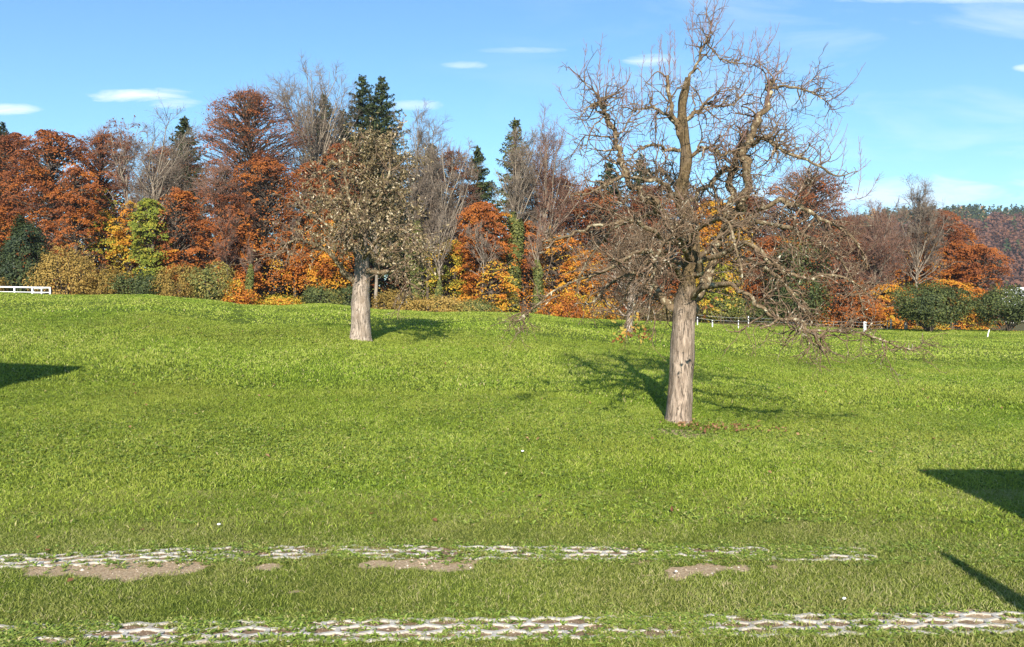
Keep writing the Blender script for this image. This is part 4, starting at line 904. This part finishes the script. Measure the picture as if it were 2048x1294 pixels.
tag(mesh('hill', HV, np.stack([i, i + 1, i + 91, i + 90], -1), None, m), 'wooded hill beyond the right end of the wood', None, None, 'structure')
HV = np.array(HV).reshape(len(ts), 90, 3)
HILLM = leaf_mat('hill_leaf', [(0.0, (.06, .035, .028)), (.2, (.16, .072, .042)), (.4, (.27, .125, .05)), (.6, (.42, .25, .10)), (1.0, (.5, .35, .12))], .1)
Cs = []; Tt = []; Nn = []; Gs = []; Gt = []
for k in range(3600):
    a = random.uniform(.02, 1.05); b_ = random.uniform(26, 70) ; ti = a / 1.35 * 29; i0 = int(ti); j0 = int(b_); p = HV[i0, j0] * (1 - (ti - i0)) + HV[i0 + 1, j0] * (ti - i0); p = p + (HV[i0, j0 + 1] - HV[i0, j0]) * (b_ - j0)
    r_ = math.sin(p[0] * .021 + 1) + math.sin(p[0] * .05 + p[1] * .03) * .6
    con = a > .55 + .09 * r_ and random.random() < .85 or random.random() < .05
    n = 46
    if con:
        h = random.uniform(11, 16); t = rng.uniform(.05, 1, n); an = rng.uniform(0, 6.28, n); rr = 3.0 * (1 - t) + .2
        c = np.stack([p[0] + rr * np.cos(an), p[1] + rr * np.sin(an), p[2] + t * h], -1)
        if random.random() < .10: Cs.append(c); Tt.append(np.full(n, .60) + .05 * rng.normal(size=n))
        else: Gs.append(c); Gt.append(np.full(n, random.uniform(.25, .5)) + .05 * rng.normal(size=n))
    else:
        h = random.uniform(8, 12); dv = unit(rng.normal(size=(n, 3))); dv[:, 2] = np.abs(dv[:, 2]); c = p + dv * [4.0, 4.0, h * .55] + [0, 0, h * .4]
        Cs.append(c); Tt.append(np.full(n, np.clip(random.gauss(.15, .07), .03, .6)) + .04 * rng.normal(size=n))
C = np.concatenate(Cs); v, q = cards(C, 2.0, np.array([0, -.4, .8]), .6, .7)
tag(mesh('hillside_wood', v, q, None, HILLM, None, {'tint': np.repeat(np.clip(np.concatenate(Tt), 0, 1), 4)}, False), 'far brown and rust coloured broadleaf wood on the hill at right', 'wood', None, 'stuff')
C = np.concatenate(Gs); v, q = cards(C, 1.9, np.array([0, -.4, .8]), .6, .5)
tag(mesh('hilltop_conifers', v, q, None, GRN, None, {'tint': np.repeat(np.clip(np.concatenate(Gt), 0, 1), 4)}, False), 'far dark conifer wood along the top of the hill at right', 'wood', None, 'stuff')

# pale roofed buildings in the valley
def flat_mat(name, c, rough=.6, nz=8, v=.12, metal=0):
    m, t, out = mat_new(name); a = tuple(k * (1 - v) for k in c); b = tuple(min(1, k * (1 + v)) for k in c)
    p = principled(t, out, ramp(t, noise(t, objc(t), nz, 4, .6), [(.35, a), (.65, b)]), rough); p.inputs['Metallic'].default_value = metal; return m
WALLM = flat_mat('render_wall', (.62, .58, .52)); ROOFP = flat_mat('pale_roof', (.55, .56, .58)); GLASS = flat_mat('window_glass', (.03, .04, .05), .1); WHITE = flat_mat('white_paint', (.80, .80, .78), .45, 20, .06)
def shed(px, ptop, wpx, d, label, rz=.2):
    p = W(px, ptop, d); z0 = -3.0; H = float(p[2] - z0); w = wpx / F * d; o = empty('farm_building', (p[0], d, z0), label, 'building', 'pale roofed buildings behind the right hand round tree')
    o.rotation_euler[2] = rz; dp = w * .7; e = H * .68
    mb = MB(); mb.box((0, 0, e / 2), (w, dp, e)); mb.add([(-w / 2, -dp / 2, e), (-w / 2, dp / 2, e), (-w / 2, 0, H - .15), (w / 2, -dp / 2, e), (w / 2, dp / 2, e), (w / 2, 0, H - .15)], None, [[0, 1, 2], [3, 5, 4]]); mb.build('wall', WALLM, o, False)
    mb = MB(); k = .5; ov = .6
    for s_ in (-1, 1):
        a = [(-w / 2 - k, s_ * (dp / 2 + ov), e - .35), (w / 2 + k, s_ * (dp / 2 + ov), e - .35), (w / 2 + k, 0, H), (-w / 2 - k, 0, H)]
        b2 = [(q[0], q[1], q[2] + .2) for q in a]; mb.add(a + b2, [[0, 1, 2, 3], [4, 5, 6, 7], [0, 1, 5, 4], [1, 2, 6, 5], [2, 3, 7, 6], [3, 0, 4, 7]])
    mb.build('roof', ROOFP, o, False)
    for xx in (-.3, 0, .3):
        mb = MB(); mb.box((xx * w, -dp / 2 - .03, e * .55), (1.2, .06, 1.3)); mb.build('window', GLASS, o, False)
shed(2008, 581, 30, 120, 'pale roofed building peeping over the right hand round tree, left one', .3)
shed(2050, 577, 34, 135, 'pale roofed building peeping over the right hand round tree, right one', -.2)

# ------------------------------------------------------------------ white railing at left
def rail(xa, xb, d, name='railing'):
    a = (xa - 1024) / F * d; b2 = (xb - 1024) / F * d
    zt = float(W(xb, 575.5, d)[2]); z0 = gp(b2, d)
    o = empty(name, (b2, d, z0), 'white metal railing on the crest at the far left, below the dark yew', 'fence')
    H = zt - z0; span = b2 - a
    for nm, hz, r in (('top_rail', H, .045), ('middle_rail', H - .27, .022), ('bottom_rail', H - .46, .035)):
        mb = MB(); mb.tubes(np.array([[-span, 0, hz + .12], [-span / 2, 0, hz + .06], [0, 0, hz]]), np.array([r, r, r]), 8); mb.tubes(np.array([[0, 0, hz], [-1.2, 1.3, hz - .02], [-2.6, 2.6, hz]]), np.array([r, r, r]), 8); mb.build(nm, WHITE, o)
    for k in range(int(span / 1.02) + 1):
        mb = MB(); mb.box((-k * 1.02, 0, (H + .03) / 2 + k * .015), (.075, .075, H + .05)); mb.build('post', WHITE, o, False)
    for k in (1, 2):
        mb = MB(); mb.box((-1.25 * k, 1.3 * k, H / 2), (.06, .06, H)); mb.build('post', WHITE, o, False)
rail(-160, 101, 46)

# wooden and white fence posts at right
WOODP = flat_mat('weathered_wood', (.42, .36, .28), .9, 18, .3)
def post(px, ptop, pbot, w, d, label, mat, lean=0.0, kind='fence_post'):
    x = (px - 1024) / F * d; z0 = gp(x, d); H = float(W(px, ptop, d)[2] - z0); r = w / 2 / F * d * (.72 if w < 6 else .85)
    o = empty(kind, (x, d, z0), label, 'post', 'posts along the far side of the meadow'); mb = MB()
    mb.tubes(np.array([[0, 0, -.2], [lean * .5, 0, H * .5], [lean, 0, H - .02], [lean, 0, H]]), np.array([r, r * .97, r * .95, r * .5]), 10); mb.tubes(np.array([[lean, 0, H - .001], [lean, 0, H + .004]]), np.array([r * .5, .002]), 10); mb.build('stake', mat, o)
    if kind == 'fence_post':
        mb = MB(); mb.box((lean * .8, -r - .02, H * .8), (.05, .05, .07)); mb.build('insulator', DARKINS, o, False)
DARKINS = flat_mat('insulator', (.05, .05, .05), .4)
post(1730, 643, 667, 7, 52, 'stout bright white post right of the big bare tree', WHITE)
post(1775, 640, 660, 3, 56, 'thin grey post just right of the stout white post', WOODP)
post(1812, 643, 662, 7, 57, 'grey wooden post left of the dark round tree', WOODP)
post(1782, 638, 660, 5, 58, 'thicker wooden post between the stout white post and the round tree', WOODP)
post(1975, 659, 681, 3.2, 46, 'thin pale stake leaning slightly, alone in the grass at right', WHITE, .12, 'stake_post')
post(1425, 640, 657, 3.5, 46, 'small white post just right of the big trunk, second from it', WHITE)
post(1395, 634, 652, 2.8, 47, 'small white post closest to the right side of the big trunk', WHITE)
post(1477, 640, 655, 2.6, 48, 'thin white post third to the right of the big trunk', WHITE)
post(1497, 632, 648, 2.6, 50, 'thin white post fourth to the right of the big trunk', WHITE)
post(1303, 640, 650, 2.0, 46, 'thin pale post left of the big trunk', WHITE)
# wires between them
o = empty('fence_wire', ((1425 - 1024) / F * 46, 46, gp((1425 - 1024) / F * 46, 46)), 'thin fence wires strung along the far edge of the meadow at right', 'wire')
for k, zz in enumerate((.42, .62)):
    mb = MB(); pts = []
    for px, d in ((1395, 47), (1425, 46), (1477, 48), (1497, 50), (1640, 53), (1730, 52), (1775, 56), (1812, 57)):
        x = (px - 1024) / F * d; pts.append(np.array([x, d - .08, gp(x, d) + zz]) - np.array(o.location))
    mb.tubes(np.array(pts), np.full(len(pts), .006), 4); mb.build('wire', flat_mat('wire', (.5, .5, .48), .5), o)

# pebbles and a rusty leaf heap seen at the edges
for px, py, s_, lab in ((438, 1057, .017, 'tiny white flower head alone in the lawn at lower left'), (1688, 1208, .014, 'small white stone lying in the lawn between the strips at right'), (1352, 1153, .012, 'white chip lying on the sandy patch'), (1045, 908, .02, 'tiny white flower in the meadow at centre')):
    p = hit(px, py); n_ = 10; mb = MB(); aa = np.linspace(0, 6.283, 9)[:-1]; V_ = [(0, 0, s_ * .7)]
    for zz, rr in ((.5, .6), (.15, 1.0), (-.2, .7)):
        for q_ in aa: V_.append((math.cos(q_) * s_ * rr * random.uniform(.85, 1.15), math.sin(q_) * s_ * rr * .8, zz * s_))
    T_ = [[0, 1 + k, 1 + (k + 1) % 8] for k in range(8)]; Q_ = [[1 + l * 8 + k, 9 + l * 8 + k, 9 + l * 8 + (k + 1) % 8, 1 + l * 8 + (k + 1) % 8] for l in range(2) for k in range(8)]
    mb.add(V_, Q_, T_); ob = mb.build('flower' if 'flower' in lab else 'stone', WHITE); ob.location = (p[0], p[1], p[2] + .035); tag(ob, lab, 'flower' if 'flower' in lab else 'stone')

# ------------------------------------------------------------------ things outside the frame whose shadows fall into it
def camper(x0, yf, top):
    o = empty('camper_van', (x0 + 1.1, yf - 2.9, 0), 'white camper van parked to the right of the camera', 'camper van')
    mb = MB(); mb.box((0, 0, top / 2 + .2), (2.2, 5.8, top - .4)); mb.build('body', WHITE, o, False)
    for xx in (-1, 1):
        for yy in (-1.9, 1.9):
            mb = MB(); mb.tubes(np.array([[xx * .95, yy, .34], [xx * 1.08, yy, .34]]), np.array([.34, .34]), 20)
            mb.tubes(np.array([[xx * 1.08, yy, .34], [xx * 1.09, yy, .34]]), np.array([.34, .02]), 20); mb.build('wheel', DARKINS, o)
    mb = MB(); mb.box((-1.12, .8, 1.7), (.03, 1.2, .5)); mb.build('window', GLASS, o, False)
camper(4.28, 3.5, 2.75)
def house():
    o = empty('house', (-15.3, 3.4, 0), 'rendered house standing to the left of the camera', 'house'); o.rotation_euler[2] = math.radians(-15)
    mb = MB(); mb.box((0, 0, 2.5), (11, 8.6, 5.0)); mb.build('wall', WALLM, o, False)
    mb = MB(); V_ = [(-5.8, -4.6, 5.0), (5.8, -4.6, 5.0), (5.8, 4.6, 5.0), (-5.8, 4.6, 5.0), (-5.8, -4.6, 5.25), (5.8, -4.6, 5.25), (5.8, 4.6, 5.25), (-5.8, 4.6, 5.25), (-5.8, 0, 6.6), (3.6, 0, 6.6)]
    mb.add(V_, [[0, 1, 2, 3], [0, 1, 5, 4], [1, 2, 6, 5], [2, 3, 7, 6], [3, 0, 4, 7], [4, 5, 9, 8], [6, 7, 8, 9]], [[5, 6, 9], [7, 4, 8]]); mb.build('roof', flat_mat('roof_tile', (.25, .10, .06), .8, 20, .3), o, False)
    for yy in (-2.4, 2.4):
        mb = MB(); mb.box((5.52, yy, 1.6), (.06, 1.1, 1.2)); mb.build('window', GLASS, o, False)
house()
o = empty('parasol', (3.06, 1.35, 0), 'closed garden parasol standing to the right of the camera', 'parasol')
mb = MB(); mb.tubes(np.array([[0, 0, 0], [0, 0, 2.36]]), np.array([.022, .02]), 8); mb.build('pole', WHITE, o)
mb = MB(); mb.tubes(np.array([[0, 0, 1.1], [0, 0, 1.25], [0, 0, 1.8], [0, 0, 2.32], [0, 0, 2.38]]), np.array([.06, .13, .095, .035, .005]), 12); mb.build('canopy', flat_mat('parasol_cloth', (.3, .32, .25), .9), o)
mb = MB(); mb.tubes(np.array([[0, 0, 0.001], [0, 0, .05], [0, 0, .07]]), np.array([.24, .24, .05]), 16); mb.build('base', DARKINS, o)

# ------------------------------------------------------------------ thin autumn haze
HAZE = True
if HAZE:
    m = bpy.data.materials.new('haze'); m.use_nodes = True; t = m.node_tree; t.nodes.clear(); out = t.nodes.new('ShaderNodeOutputMaterial')
    pv = t.nodes.new('ShaderNodeVolumePrincipled'); pv.inputs['Color'].default_value = (.82, .89, 1, 1); pv.inputs['Density'].default_value = .00024; pv.inputs['Anisotropy'].default_value = .2
    t.links.new(pv.outputs[0], out.inputs['Volume'])
    mb = MB(); mb.box((0, 1200, 65), (3400, 3000, 190)); o = mb.build('haze', m, None, False); tag(o, 'thin bluish autumn haze over the meadow and hill', None, None, 'stuff')
